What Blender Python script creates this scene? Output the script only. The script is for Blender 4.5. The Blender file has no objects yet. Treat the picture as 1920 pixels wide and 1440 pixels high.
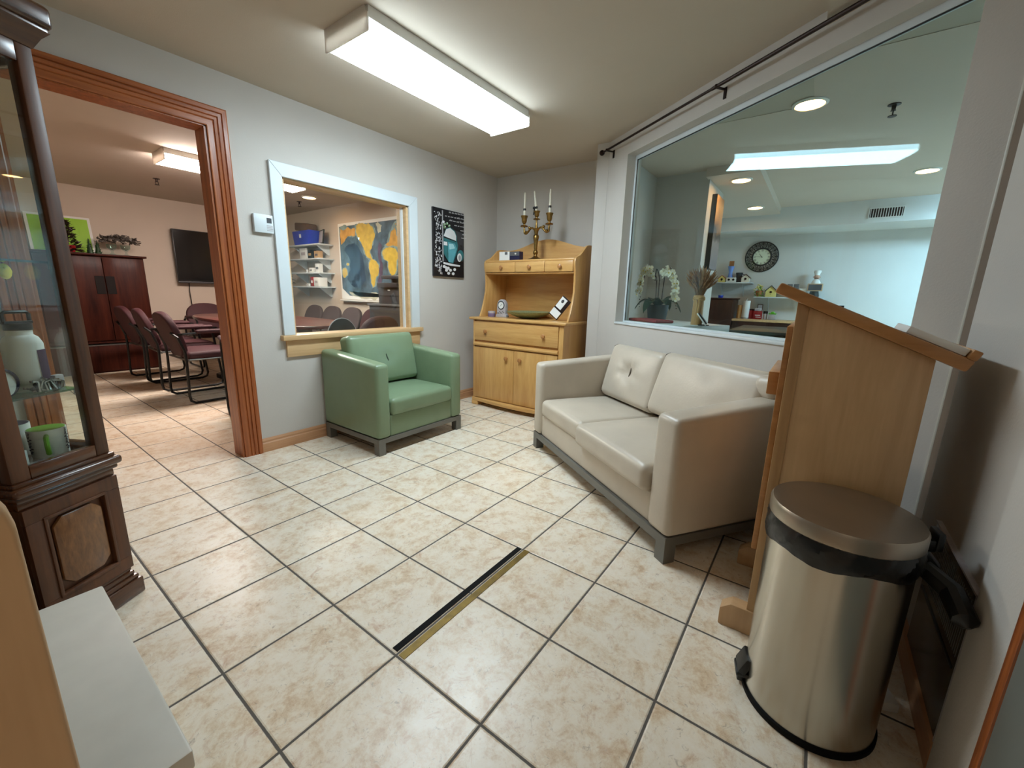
import bpy, bmesh, math, random
from mathutils import Vector, Matrix
random.seed(7)
PI = math.pi
S = bpy.context.scene
COL = S.collection

# ------------------------------------------------------------------ camera, world, exposure
CAM_H = 1.07
cam_data = bpy.data.cameras.new('camera')
cam = bpy.data.objects.new('camera', cam_data)
COL.objects.link(cam)
S.camera = cam
_p, _r, _y = 0.214255565, 0.0246557641, 0.628643806          # pitch down, roll, heading
fwd = Vector((math.cos(_y)*math.cos(_p), math.sin(_y)*math.cos(_p), -math.sin(_p)))
rgt = Vector((math.sin(_y), -math.cos(_y), 0))
upv = rgt.cross(fwd)
R_ = rgt*math.cos(_r) + upv*math.sin(_r)
U_ = -rgt*math.sin(_r) + upv*math.cos(_r)
cam.matrix_world = Matrix(((R_.x, U_.x, -fwd.x, 0), (R_.y, U_.y, -fwd.y, 0), (R_.z, U_.z, -fwd.z, CAM_H), (0, 0, 0, 1)))
cam_data.sensor_width = 36.0
cam_data.lens = 772.57/1920*36.0
cam_data.clip_start = 0.02
cam_data.clip_end = 60

world = bpy.data.worlds.new('world')
S.world = world
world.use_nodes = True
world.node_tree.nodes['Background'].inputs[0].default_value = (0.9, 0.95, 1.0, 1)
world.node_tree.nodes['Background'].inputs[1].default_value = 0.05
S.view_settings.view_transform = 'Standard'
S.view_settings.look = 'None'
S.view_settings.exposure = 0.80
S.view_settings.gamma = 1.0
S.view_settings.use_curve_mapping = False
try:
    S.cycles.use_denoising = True
    S.cycles.max_bounces = 10
    S.cycles.diffuse_bounces = 6
    S.cycles.glossy_bounces = 5
    S.cycles.transparent_max_bounces = 16
    S.cycles.sample_clamp_indirect = 6.0
except Exception:
    pass
LAMP_MAIN, LAMP_CONF, LAMP_KIT2 = 22.0, 44.0, 37.0
DOWN = 30.0
LAMP_HALL = 5.2

# ------------------------------------------------------------------ materials
def lin(c):
    return tuple(((v/255)/12.92 if v/255 <= 0.04045 else ((v/255+0.055)/1.055)**2.4) for v in c) + (1,)

def new_mat(name):
    m = bpy.data.materials.new(name)
    m.use_nodes = True
    nt = m.node_tree
    return m, nt, nt.nodes['Principled BSDF']

def node(nt, t, **kw):
    n = nt.nodes.new(t)
    for k, v in kw.items():
        setattr(n, k, v)
    return n

def bump(nt, b, height, strength, dist=0.01):
    bp = node(nt, 'ShaderNodeBump')
    bp.inputs['Strength'].default_value = strength
    bp.inputs['Distance'].default_value = dist
    nt.links.new(height, bp.inputs['Height'])
    nt.links.new(bp.outputs[0], b.inputs['Normal'])

def flat(name, c, rough=0.5, metal=0.0, var=0.06, scale=6.0, bmp=0.0, bscale=60.0, coat=0.0, spec=0.5):
    """plain paint, plastic, fabric or metal with a slight noise in its colour"""
    m, nt, b = new_mat(name)
    tc = node(nt, 'ShaderNodeTexCoord')
    nz = node(nt, 'ShaderNodeTexNoise')
    nz.inputs['Scale'].default_value = scale
    nz.inputs['Detail'].default_value = 4
    nt.links.new(tc.outputs['Object'], nz.inputs['Vector'])
    cr = node(nt, 'ShaderNodeValToRGB')
    l = lin(c)
    cr.color_ramp.elements[0].position = 0.3
    cr.color_ramp.elements[1].position = 0.7
    cr.color_ramp.elements[0].color = tuple(v*(1-var) for v in l[:3]) + (1,)
    cr.color_ramp.elements[1].color = tuple(min(1, v*(1+var)) for v in l[:3]) + (1,)
    nt.links.new(nz.outputs['Fac'], cr.inputs['Fac'])
    nt.links.new(cr.outputs[0], b.inputs['Base Color'])
    b.inputs['Roughness'].default_value = rough
    b.inputs['Metallic'].default_value = metal
    b.inputs['Specular IOR Level'].default_value = spec
    b.inputs['Coat Weight'].default_value = coat
    if bmp:
        n2 = node(nt, 'ShaderNodeTexNoise')
        n2.inputs['Scale'].default_value = bscale
        n2.inputs['Detail'].default_value = 3
        nt.links.new(tc.outputs['Object'], n2.inputs['Vector'])
        bump(nt, b, n2.outputs['Fac'], bmp, 0.004)
    return m

def wood(name, c1, c2, axis='z', scale=9.0, stretch=14.0, rough=0.4, coat=0.15, bmp=0.08, metal=0.0):
    m, nt, b = new_mat(name)
    tc = node(nt, 'ShaderNodeTexCoord')
    mp = node(nt, 'ShaderNodeMapping')
    s = {'x': (1/stretch, 1, 1), 'y': (1, 1/stretch, 1), 'z': (1, 1, 1/stretch)}[axis]
    mp.inputs['Scale'].default_value = tuple(v*scale for v in s)
    nt.links.new(tc.outputs['Object'], mp.inputs['Vector'])
    nz = node(nt, 'ShaderNodeTexNoise')
    nz.inputs['Scale'].default_value = 2.2
    nz.inputs['Detail'].default_value = 6
    nz.inputs['Roughness'].default_value = 0.6
    nz.inputs['Distortion'].default_value = 0.7
    nt.links.new(mp.outputs[0], nz.inputs['Vector'])
    n3 = node(nt, 'ShaderNodeTexNoise')
    n3.inputs['Scale'].default_value = 14
    n3.inputs['Detail'].default_value = 3
    nt.links.new(mp.outputs[0], n3.inputs['Vector'])
    mx = node(nt, 'ShaderNodeMath', operation='MULTIPLY_ADD')
    mx.inputs[1].default_value = 0.35
    nt.links.new(n3.outputs['Fac'], mx.inputs[0])
    nt.links.new(nz.outputs['Fac'], mx.inputs[2])
    cr = node(nt, 'ShaderNodeValToRGB')
    cr.color_ramp.elements[0].position = 0.45
    cr.color_ramp.elements[1].position = 0.9
    cr.color_ramp.elements[0].color = lin(c1)
    cr.color_ramp.elements[1].color = lin(c2)
    nt.links.new(mx.outputs[0], cr.inputs['Fac'])
    nt.links.new(cr.outputs[0], b.inputs['Base Color'])
    b.inputs['Roughness'].default_value = rough
    b.inputs['Coat Weight'].default_value = coat
    b.inputs['Coat Roughness'].default_value = 0.2
    bump(nt, b, mx.outputs[0], bmp, 0.003)
    return m

def emit(name, c, strength, base=(235, 235, 235)):
    m, nt, b = new_mat(name)
    b.inputs['Base Color'].default_value = lin(base)
    b.inputs['Emission Color'].default_value = lin(c)
    b.inputs['Emission Strength'].default_value = strength
    b.inputs['Roughness'].default_value = 0.4
    return m

def glass(name, tint=(245, 250, 248), ior=1.45, gloss=(1, 1, 1)):
    m = bpy.data.materials.new(name)
    m.use_nodes = True
    nt = m.node_tree
    for n in list(nt.nodes):
        if n.type != 'OUTPUT_MATERIAL':
            nt.nodes.remove(n)
    out = nt.nodes['Material Output']
    tr = node(nt, 'ShaderNodeBsdfTransparent')
    tr.inputs[0].default_value = lin(tint)
    gl = node(nt, 'ShaderNodeBsdfGlossy')
    gl.inputs['Color'].default_value = tuple(gloss)+(1,)
    gl.inputs['Roughness'].default_value = 0.015
    geo = node(nt, 'ShaderNodeNewGeometry')
    mixv = node(nt, 'ShaderNodeMix')
    mixv.inputs[2].default_value = ior
    mixv.inputs[3].default_value = 1/ior
    nt.links.new(geo.outputs['Backfacing'], mixv.inputs[0])
    fr = node(nt, 'ShaderNodeFresnel')
    nt.links.new(mixv.outputs[0], fr.inputs['IOR'])
    mix = node(nt, 'ShaderNodeMixShader')
    nt.links.new(fr.outputs[0], mix.inputs[0])
    nt.links.new(tr.outputs[0], mix.inputs[1])
    nt.links.new(gl.outputs[0], mix.inputs[2])
    nt.links.new(mix.outputs[0], out.inputs['Surface'])
    return m

def tile_floor():
    P, OX, OY = 0.3352, 0.3086, 0.8757
    m, nt, b = new_mat('travertine_tiles')
    L = nt.links
    tc = node(nt, 'ShaderNodeTexCoord')
    sp = node(nt, 'ShaderNodeSeparateXYZ')
    L.new(tc.outputs['Object'], sp.inputs[0])
    def math_(op, a, bb=None, cc=None):
        n = node(nt, 'ShaderNodeMath', operation=op)
        for i, v in enumerate((a, bb, cc)):
            if v is None: continue
            if isinstance(v, (int, float)): n.inputs[i].default_value = v
            else: L.new(v, n.inputs[i])
        return n.outputs[0]
    u = math_('DIVIDE', math_('SUBTRACT', sp.outputs[0], OX), P)
    v = math_('DIVIDE', math_('SUBTRACT', sp.outputs[1], OY), P)
    du = math_('ABSOLUTE', math_('SUBTRACT', math_('FRACT', u), 0.5))
    dv = math_('ABSOLUTE', math_('SUBTRACT', math_('FRACT', v), 0.5))
    d = math_('MAXIMUM', du, dv)
    n1 = node(nt, 'ShaderNodeTexNoise'); n1.inputs['Scale'].default_value = 90
    L.new(tc.outputs['Object'], n1.inputs['Vector'])
    d2 = math_('MULTIPLY_ADD', n1.outputs['Fac'], 0.004, d)
    mr = node(nt, 'ShaderNodeMapRange')
    mr.inputs['From Min'].default_value = 0.4895
    mr.inputs['From Max'].default_value = 0.4935
    L.new(d2, mr.inputs['Value'])
    grout = mr.outputs[0]
    edge = node(nt, 'ShaderNodeMapRange')
    edge.inputs['From Min'].default_value = 0.480
    edge.inputs['From Max'].default_value = 0.494
    L.new(d2, edge.inputs['Value'])
    cid = node(nt, 'ShaderNodeCombineXYZ')
    L.new(math_('FLOOR', u), cid.inputs[0]); L.new(math_('FLOOR', v), cid.inputs[1])
    wn = node(nt, 'ShaderNodeTexWhiteNoise'); wn.noise_dimensions = '3D'
    L.new(cid.outputs[0], wn.inputs['Vector'])
    off = node(nt, 'ShaderNodeVectorMath', operation='SCALE'); off.inputs[3].default_value = 7.0
    L.new(wn.outputs['Color'], off.inputs[0])
    pos = node(nt, 'ShaderNodeVectorMath', operation='ADD')
    L.new(tc.outputs['Object'], pos.inputs[0]); L.new(off.outputs[0], pos.inputs[1])
    def noise(sc, det, rough, dist, stretch=None):
        n = node(nt, 'ShaderNodeTexNoise')
        n.inputs['Scale'].default_value = sc; n.inputs['Detail'].default_value = det
        n.inputs['Roughness'].default_value = rough; n.inputs['Distortion'].default_value = dist
        if stretch:
            mp = node(nt, 'ShaderNodeMapping'); mp.inputs['Scale'].default_value = stretch
            L.new(pos.outputs[0], mp.inputs['Vector']); L.new(mp.outputs[0], n.inputs['Vector'])
        else:
            L.new(pos.outputs[0], n.inputs['Vector'])
        return n.outputs['Fac']
    def ramp(f, stops):
        r = node(nt, 'ShaderNodeValToRGB')
        e = r.color_ramp.elements
        e[0].position, e[0].color = stops[0][0], lin(stops[0][1])
        e[1].position, e[1].color = stops[-1][0], lin(stops[-1][1])
        for p_, c_ in stops[1:-1]:
            x = e.new(p_); x.color = lin(c_)
        L.new(f, r.inputs['Fac'])
        return r.outputs[0]
    base = ramp(noise(13.0, 12, 0.78, 0.25), [(0.28, (190, 154, 120)), (0.41, (220, 198, 168)), (0.52, (236, 224, 204)), (0.70, (242, 234, 220))])
    blot = noise(16.0, 8, 0.74, 0.6)
    br = node(nt, 'ShaderNodeMapRange'); br.inputs['From Min'].default_value = 0.55; br.inputs['From Max'].default_value = 0.72
    br.inputs['To Max'].default_value = 0.78
    L.new(blot, br.inputs['Value'])
    mxb = node(nt, 'ShaderNodeMix', data_type='RGBA')
    L.new(br.outputs[0], mxb.inputs[0]); L.new(base, mxb.inputs[6]); mxb.inputs[7].default_value = lin((196, 154, 116))
    vein = noise(44.0, 6, 0.75, 1.4)
    vr = node(nt, 'ShaderNodeMapRange'); vr.inputs['From Min'].default_value = 0.58; vr.inputs['From Max'].default_value = 0.72
    vr.inputs['To Max'].default_value = 0.72
    L.new(vein, vr.inputs['Value'])
    mxv = node(nt, 'ShaderNodeMix', data_type='RGBA')
    L.new(vr.outputs[0], mxv.inputs[0]); L.new(mxb.outputs[2], mxv.inputs[6]); mxv.inputs[7].default_value = lin((146, 126, 106))
    mxg = node(nt, 'ShaderNodeMix', data_type='RGBA')
    L.new(grout, mxg.inputs[0]); L.new(mxv.outputs[2], mxg.inputs[6]); mxg.inputs[7].default_value = lin((88, 82, 76))
    L.new(mxg.outputs[2], b.inputs['Base Color'])
    rr = math_('MULTIPLY_ADD', grout, 0.4, math_('MULTIPLY_ADD', blot, 0.18, 0.24))
    L.new(rr, b.inputs['Roughness'])
    h = math_('SUBTRACT', math_('MULTIPLY', noise(40, 3, 0.5, 0), 0.10), edge.outputs[0])
    bump(nt, b, h, 0.55, 0.004)
    return m

M = {}
M['floor'] = tile_floor()
M['wall'] = flat('greige_wall_paint', (198, 193, 186), 0.75, var=0.02, scale=3, bmp=0.12, bscale=160, spec=0.25)
M['wallk'] = flat('cool_white_wall_paint', (214, 212, 208), 0.75, var=0.02, scale=3, spec=0.25)
M['wallc'] = flat('beige_wall_paint', (204, 190, 174), 0.75, var=0.02, scale=3, spec=0.25)
M['ceilk'] = flat('warm_white_ceiling_paint', (208, 194, 180), 0.85, var=0.02, scale=3, spec=0.2)
M['ceil'] = flat('taupe_ceiling_paint', (194, 183, 168), 0.85, var=0.02, scale=3, bmp=0.15, bscale=200, spec=0.2)
M['white'] = flat('white_gloss_paint', (206, 214, 217), 0.4, var=0.02)
M['white_metal'] = flat('white_enamel', (222, 220, 214), 0.4, var=0.02)
M['offwhite'] = flat('off_white_laminate', (204, 200, 188), 0.45, var=0.03, scale=20)
M['grey_door'] = flat('grey_door_paint', (112, 114, 108), 0.5, var=0.03)
M['jamb'] = wood('orange_stained_fir', (128, 62, 26), (186, 108, 58), 'z', 16, 30, 0.35)
M['jamb_h'] = wood('orange_stained_fir_across', (128, 62, 26), (186, 108, 58), 'x', 16, 30, 0.35)
M['base_w'] = wood('baseboard_oak', (176, 126, 88), (204, 158, 118), 'x', 12, 30, 0.4)
M['sill_w'] = wood('pale_maple_sill', (198, 160, 112), (222, 188, 142), 'x', 10, 25, 0.4)
M['maple'] = wood('honey_maple', (196, 144, 80), (220, 174, 108), 'z', 7, 10, 0.35, 0.25)
M['maple_h'] = wood('honey_maple_across', (198, 146, 82), (222, 176, 110), 'y', 7, 10, 0.35, 0.25)
M['maple_d'] = wood('honey_maple_knob', (168, 112, 62), (190, 134, 80), 'x', 7, 4, 0.3, 0.3)
M['lect'] = wood('lectern_maple_veneer', (196, 158, 114), (216, 180, 134), 'z', 8, 12, 0.4, 0.15)
M['lect_o'] = wood('lectern_oak_edge', (160, 108, 58), (188, 134, 78), 'y', 8, 12, 0.35, 0.2)
M['lect_z'] = wood('lectern_stile', (172, 134, 90), (196, 158, 110), 'z', 8, 14, 0.4, 0.15)
M['walnut'] = wood('dark_walnut', (58, 31, 14), (104, 60, 30), 'z', 9, 16, 0.5, 0.05)
M['walnut_h'] = wood('dark_walnut_across', (54, 29, 14), (98, 56, 29), 'x', 9, 16, 0.26, 0.4)
M['burl'] = wood('burl_panel', (88, 54, 30), (140, 94, 54), 'z', 22, 4, 0.3, 0.4)
M['cherry'] = wood('red_mahogany', (40, 14, 9), (74, 32, 20), 'z', 6, 10, 0.5, 0.05)
for k_ in ('cherry',):
    M[k_].node_tree.nodes['Principled BSDF'].inputs['Specular IOR Level'].default_value = .12
M['espresso'] = wood('dark_cherry', (34, 15, 9), (62, 30, 19), 'z', 7, 12, .4, .1)
M['latch'] = flat('dark_iron_plate', (20, 12, 10), .6, spec=.2)
M['tan_wood'] = wood('tan_beech', (178, 142, 102), (196, 160, 120), 'z', 5, 10, 0.45, 0.1)
M['green'] = flat('sage_green_vinyl', (122, 142, 112), 0.32, var=0.04, scale=8, bmp=0.06, bscale=220)
M['green_d'] = flat('dark_thread', (50, 60, 48), 0.8)
M['taupe'] = flat('taupe_leather', (194, 183, 167), 0.36, var=0.05, scale=7, bmp=0.10, bscale=90)
M['taupe_d'] = flat('dark_taupe_seam', (92, 80, 66), 0.7)
M['base_m'] = flat('grey_painted_metal', (112, 110, 104), 0.45, 0.3, var=0.04)
M['steel'] = flat('brushed_steel', (196, 190, 178), 0.26, 1.0, var=0.05, scale=4)
def brushed(m):
    nt = m.node_tree; b = nt.nodes['Principled BSDF']
    b.inputs['Anisotropic'].default_value = .8; b.inputs['Anisotropic Rotation'].default_value = .25
    t = node(nt, 'ShaderNodeTangent', direction_type='RADIAL', axis='Z'); nt.links.new(t.outputs[0], b.inputs['Tangent'])
brushed(M['steel'])
M['steel_lid'] = flat('satin_steel_lid', (172, 162, 148), 0.38, 1.0, var=0.04, scale=10)
M['black'] = flat('black_plastic', (18, 18, 18), 0.4)
M['bag'] = flat('black_liner_film', (16, 16, 17), 0.28, bmp=0.5, bscale=26)
M['rubber'] = flat('black_rubber', (13, 13, 13), 0.75, spec=.15)
M['brass'] = flat('antique_brass', (150, 118, 66), 0.35, 1.0, var=0.25, scale=40, bmp=0.3, bscale=90)
M['brass_strip'] = flat('worn_brass_strip', (112, 88, 28), 0.5, 0.5, var=0.3, scale=30)
M['bronze'] = flat('dark_bronze', (44, 30, 24), 0.4, 0.7, var=0.1)
M['candle'] = flat('ivory_wax', (232, 226, 206), 0.5, var=0.02)
M['glass'] = glass('clear_pane')
M['glass_g'] = glass('greenish_pane', (243, 250, 249), 1.33, (.66, .92, 1.0))
M['shelf_glass'] = glass('shelf_glass', (170, 200, 192))
M['maroon'] = flat('maroon_upholstery', (60, 21, 27), 0.7, var=0.08, bmp=0.2, bscale=300)
M['greyup'] = flat('charcoal_upholstery', (74, 62, 64), 0.75, var=0.08, bmp=0.2, bscale=300)
M['tube_b'] = flat('black_tube', (22, 22, 22), 0.3, 0.3)
M['screen'] = flat('black_screen', (8, 8, 9), 0.15)
M['lime'] = flat('lime_green_print', (146, 200, 20), 0.5, var=0.02)
M['leaf'] = flat('dark_green_leaf', (36, 66, 38), 0.5, var=0.3, scale=20)
M['leaf2'] = flat('bronze_leaf', (66, 52, 40), 0.4, 0.3, var=0.4, scale=30)
M['leaf_s'] = flat('silver_grey_leaf', (112, 104, 98), 0.5, 0.1, var=0.4, scale=30)
M['petal'] = flat('cream_petal', (240, 236, 220), 0.6, var=0.03)
M['potd'] = flat('slate_pot', (40, 42, 41), 0.55, var=0.1)
M['bamboo'] = wood('bamboo', (168, 120, 66), (196, 150, 92), 'z', 20, 16, 0.4)
M['straw'] = flat('dry_straw', (150, 110, 76), 0.8, var=0.35, scale=60)
M['rafia'] = flat('rafia', (196, 154, 100), 0.8, var=0.1)
M['red'] = flat('red_plastic', (150, 26, 30), 0.4)
M['redcloth'] = flat('dark_red_cloth', (132, 44, 46), 0.85, var=0.2, scale=40)
M['blue'] = flat('blue_plastic', (36, 60, 190), 0.4)
M['ltblue'] = flat('light_blue_glass', (118, 150, 232), 0.2)
M['brown'] = flat('brown_wicker', (98, 74, 60), 0.7, var=0.2, scale=60)
M['yellow'] = flat('pale_yellow_paint', (226, 214, 130), 0.6)
M['yellow2'] = flat('bright_yellow', (232, 202, 60), 0.6)
M['paper'] = flat('white_paper', (232, 232, 228), 0.7, var=0.01)
M['greyp'] = flat('grey_plastic', (96, 96, 98), 0.45)
M['dgrey'] = flat('dark_grey_plastic', (58, 58, 62), 0.45)
M['navy'] = flat('navy_glaze', (30, 30, 66), 0.3)
M['lgreen'] = flat('apple_green_glaze', (120, 178, 60), 0.3)
M['purple'] = flat('purple_wrap', (84, 54, 104), 0.5)
M['lilac'] = flat('lilac_wax', (122, 104, 136), 0.5)
M['stone'] = flat('pale_grey_ceramic', (176, 170, 172), 0.5, var=0.1, scale=50)
M['glaze'] = flat('olive_glaze', (134, 142, 104), 0.35, var=0.22, scale=70, bmp=0.2, bscale=120)
M['silver'] = flat('silver_foil', (190, 190, 192), 0.25, 0.9, var=0.2, scale=40)
M['terra'] = flat('terracotta', (176, 112, 70), 0.7)
M['lime2'] = flat('green_lid', (96, 176, 40), 0.4)
M['lav'] = flat('lavender_print', (140, 128, 160), 0.8)
M['lens_main'] = emit('lit_lens_neutral', (224, 244, 255), LAMP_MAIN)
M['lens_main_side'] = emit('lit_lens_neutral_side', (224, 244, 255), LAMP_MAIN*.45)
M['lens_conf'] = emit('lit_lens_warm', (255, 238, 228), LAMP_CONF)
M['lens_kit2'] = emit('lit_lens_cool_bright', (176, 222, 250), LAMP_KIT2)
M['lens_hall'] = emit('lit_lens_hall', (255, 240, 222), LAMP_HALL)
M['lens_down'] = emit('lit_bulb_warm', (255, 190, 122), DOWN)
def translucent_plastic(name, c, k):
    m, nt, b = new_mat(name)
    b.inputs['Base Color'].default_value = lin(c); b.inputs['Roughness'].default_value = .4
    tr = node(nt, 'ShaderNodeBsdfTranslucent'); tr.inputs[0].default_value = lin(c)
    mx = node(nt, 'ShaderNodeMixShader'); mx.inputs[0].default_value = k
    nt.links.new(b.outputs[0], mx.inputs[1]); nt.links.new(tr.outputs[0], mx.inputs[2]); nt.links.new(mx.outputs[0], nt.nodes['Material Output'].inputs['Surface'])
    return m
M['cap'] = translucent_plastic('white_end_cap', (226, 220, 212), .16)
M['screw'] = flat('dull_steel', (120, 118, 114), 0.4, 0.9)

# ------------------------------------------------------------------ mesh builder
class MB:
    def __init__(self):
        self.bm = bmesh.new(); self.mi = 0; self.keep = False
    def _merge(self, tmp, mat=None):
        if mat is not None: tmp.transform(mat)
        me = bpy.data.meshes.new('tmp'); tmp.to_mesh(me); tmp.free()
        n = len(self.bm.faces)
        self.bm.from_mesh(me); bpy.data.meshes.remove(me)
        self.bm.faces.ensure_lookup_table()
        if not self.keep:
            for f in self.bm.faces[n:]: f.material_index = self.mi
        return self
    def m(self, i):
        self.mi = i; return self
    def box(self, x0, x1, y0, y1, z0, z1, bev=0.0, seg=2, xf=None):
        t = bmesh.new()
        bmesh.ops.create_cube(t, size=1)
        for v in t.verts:
            v.co = Vector(((x0+x1)/2+v.co.x*(x1-x0), (y0+y1)/2+v.co.y*(y1-y0), (z0+z1)/2+v.co.z*(z1-z0)))
        if bev > 0:
            bmesh.ops.bevel(t, geom=t.edges[:], offset=bev, segments=seg, profile=0.5, affect='EDGES')
        return self._merge(t, xf)
    def prism(self, pts, axis, a0, a1, bev=0.0, seg=2, xf=None):
        t = bmesh.new()
        def mk(p, a):
            return {'x': (a, p[0], p[1]), 'y': (p[0], a, p[1]), 'z': (p[0], p[1], a)}[axis]
        v0 = [t.verts.new(mk(p, a0)) for p in pts]; v1 = [t.verts.new(mk(p, a1)) for p in pts]
        n = len(pts)
        t.faces.new(v0); t.faces.new(v1[::-1])
        for i in range(n):
            t.faces.new((v0[i], v1[i], v1[(i+1) % n], v0[(i+1) % n]))
        bmesh.ops.recalc_face_normals(t, faces=t.faces[:])
        if bev > 0:
            es = [e for e in t.edges if len(e.link_faces) == 2 and e.calc_face_angle(0) > 0.5]
            bmesh.ops.bevel(t, geom=es, offset=bev, segments=seg, profile=0.5, affect='EDGES')
        return self._merge(t, xf)
    def tube(self, pts, r, n=10, closed=False, xf=None):
        t = bmesh.new()
        P = [Vector(p) for p in pts]; k = len(P); rings = []
        prev = None
        for i, p in enumerate(P):
            if closed: d = P[(i+1) % k]-P[i-1]
            else: d = P[min(i+1, k-1)]-P[max(i-1, 0)]
            d.normalize()
            if prev is None:
                a = Vector((0, 0, 1)) if abs(d.z) < 0.9 else Vector((1, 0, 0))
                s = d.cross(a).normalized()
            else:
                s = (prev-d*prev.dot(d)).normalized()
            prev = s; w = d.cross(s)
            rr = r[i] if isinstance(r, (list, tuple)) else r
            rings.append([t.verts.new(p+(s*math.cos(2*PI*j/n)+w*math.sin(2*PI*j/n))*rr) for j in range(n)])
        for i in range(k if closed else k-1):
            a, b = rings[i], rings[(i+1) % k]
            for j in range(n):
                t.faces.new((a[j], a[(j+1) % n], b[(j+1) % n], b[j]))
        if not closed:
            t.faces.new(rings[0][::-1]); t.faces.new(rings[-1])
        bmesh.ops.recalc_face_normals(t, faces=t.faces[:])
        return self._merge(t, xf)
    def lathe(self, prof, c=(0, 0, 0), n=28, xf=None, sx=1.0, sy=1.0):
        t = bmesh.new(); rings = []
        for r, z in prof:
            if r < 1e-6: rings.append([t.verts.new((c[0], c[1], c[2]+z))])
            else: rings.append([t.verts.new((c[0]+sx*r*math.cos(2*PI*j/n), c[1]+sy*r*math.sin(2*PI*j/n), c[2]+z)) for j in range(n)])
        for a, b in zip(rings, rings[1:]):
            if len(a) == 1 and len(b) == 1: continue
            for j in range(n):
                k = (j+1) % n
                if len(a) == 1: t.faces.new((a[0], b[k], b[j]))
                elif len(b) == 1: t.faces.new((a[j], a[k], b[0]))
                else: t.faces.new((a[j], a[k], b[k], b[j]))
        if len(rings[0]) > 1: t.faces.new(rings[0][::-1])
        if len(rings[-1]) > 1: t.faces.new(rings[-1])
        bmesh.ops.recalc_face_normals(t, faces=t.faces[:])
        return self._merge(t, xf)
    def ball(self, c, r, s=(1, 1, 1), sub=2, xf=None):
        t = bmesh.new()
        bmesh.ops.create_icosphere(t, subdivisions=sub, radius=r)
        for v in t.verts: v.co = Vector((c[0]+v.co.x*s[0], c[1]+v.co.y*s[1], c[2]+v.co.z*s[2]))
        return self._merge(t, xf)
    def poly(self, pts, xf=None):
        t = bmesh.new()
        t.faces.new([t.verts.new(p) for p in pts])
        return self._merge(t, xf)
    def cushion(self, cx, cy, cz, hx, hy, hz, r=0.03, puff=0.02, dent=None, n=12, xf=None, pleat=False):
        """soft box: rounded edges, puffed top and bottom, optional dent (u, v, depth, width) on the +z side"""
        t = bmesh.new()
        def coords(h):
            rr = min(r, h*0.98)
            e = [-h+rr*f for f in (0, .25, .5, .75)]
            k = n if h > 0.1 else 4
            mid = [-(h-rr)+2*(h-rr)*i/k for i in range(k+1)]
            return e+mid+[-v for v in e[::-1]]
        X, Y, Z = coords(hx), coords(hy), coords(hz)
        def place(p):
            H = (hx, hy, hz)
            rr = min(r, hx*.98, hy*.98, hz*.98)
            q = [max(-(h-rr), min(h-rr, v)) for v, h in zip(p, H)]
            d = Vector(p)-Vector(q)
            o = Vector(q)+(d.normalized()*rr if d.length > 1e-9 else Vector())
            u, v = o.x/hx, o.y/hy
            w = o.z/hz
            o.z += w*puff*max(0, 1-u*u)**0.6*max(0, 1-v*v)**0.6
            if dent and w > 0.5:
                for (du, dv, dd, dw) in dent:
                    q2 = ((o.x-du)/dw)**2+((o.y-dv)/dw)**2
                    o.z -= dd*math.exp(-q2)
                    if pleat: o.z -= .006*math.exp(-q2/4)*(1-math.exp(-q2*2))*math.cos(7*math.atan2(o.y-dv, o.x-du))
            return o+Vector((cx, cy, cz))
        def face(A, B, f):
            g = [[t.verts.new(place(f(a, b))) for b in B] for a in A]
            for i in range(len(A)-1):
                for j in range(len(B)-1):
                    t.faces.new((g[i][j], g[i+1][j], g[i+1][j+1], g[i][j+1]))
        for s in (-1, 1):
            face(X, Y, lambda a, b: (a, b, s*hz)); face(X, Z, lambda a, b: (a, s*hy, b)); face(Y, Z, lambda a, b: (s*hx, a, b))
        bmesh.ops.remove_doubles(t, verts=t.verts[:], dist=0.0004)
        bmesh.ops.recalc_face_normals(t, faces=t.faces[:])
        return self._merge(t, xf)
    def done(self, name, mats, parent=None, smooth=True, ang=35):
        me = bpy.data.meshes.new(name)
        self.bm.to_mesh(me); self.bm.free()
        for mm in (mats if isinstance(mats, (list, tuple)) else [mats]): me.materials.append(mm)
        if smooth:
            me.shade_smooth(); me.set_sharp_from_angle(angle=math.radians(ang))
        o = bpy.data.objects.new(name, me); COL.objects.link(o)
        if parent is not None: o.parent = parent
        return o

def tag(o, label, cat, group=None, kind=None):
    o['label'] = label; o['category'] = cat
    if group: o['group'] = group
    if kind: o['kind'] = kind
    return o
def thing(name, label, cat, loc=(0, 0, 0), rotz=0.0, group=None):
    o = bpy.data.objects.new(name, None); COL.objects.link(o)
    o.empty_display_size = 0.1
    o.location = loc; o.rotation_euler = (0, 0, rotz)
    return tag(o, label, cat, group)
def put(o, loc, rotz=0.0):
    o.location = loc; o.rotation_euler = (0, 0, rotz); return o
def struct(name, mb, mat, parent=None, smooth=False):
    o = mb.done(name, mat, parent, smooth)
    if parent is None: o['kind'] = 'structure'
    return o
KIDS = {}
def copy_tree(o, parent=None):
    c = o.copy(); COL.objects.link(c)
    if parent is not None: c.parent = parent
    for ch in [x for x in bpy.data.objects if x.parent == o]: copy_tree(ch, c)
    return c
def dup(o, label, loc, rotz=None, group=None):
    c = copy_tree(o); c.location = loc
    if rotz is not None: c.rotation_euler = (0, 0, rotz)
    c['label'] = label
    if group: c['group'] = group
    return c
def rotm(axis, deg, about=(0, 0, 0)):
    return Matrix.Translation(about) @ Matrix.Rotation(math.radians(deg), 4, axis) @ Matrix.Translation([-v for v in about])
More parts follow.
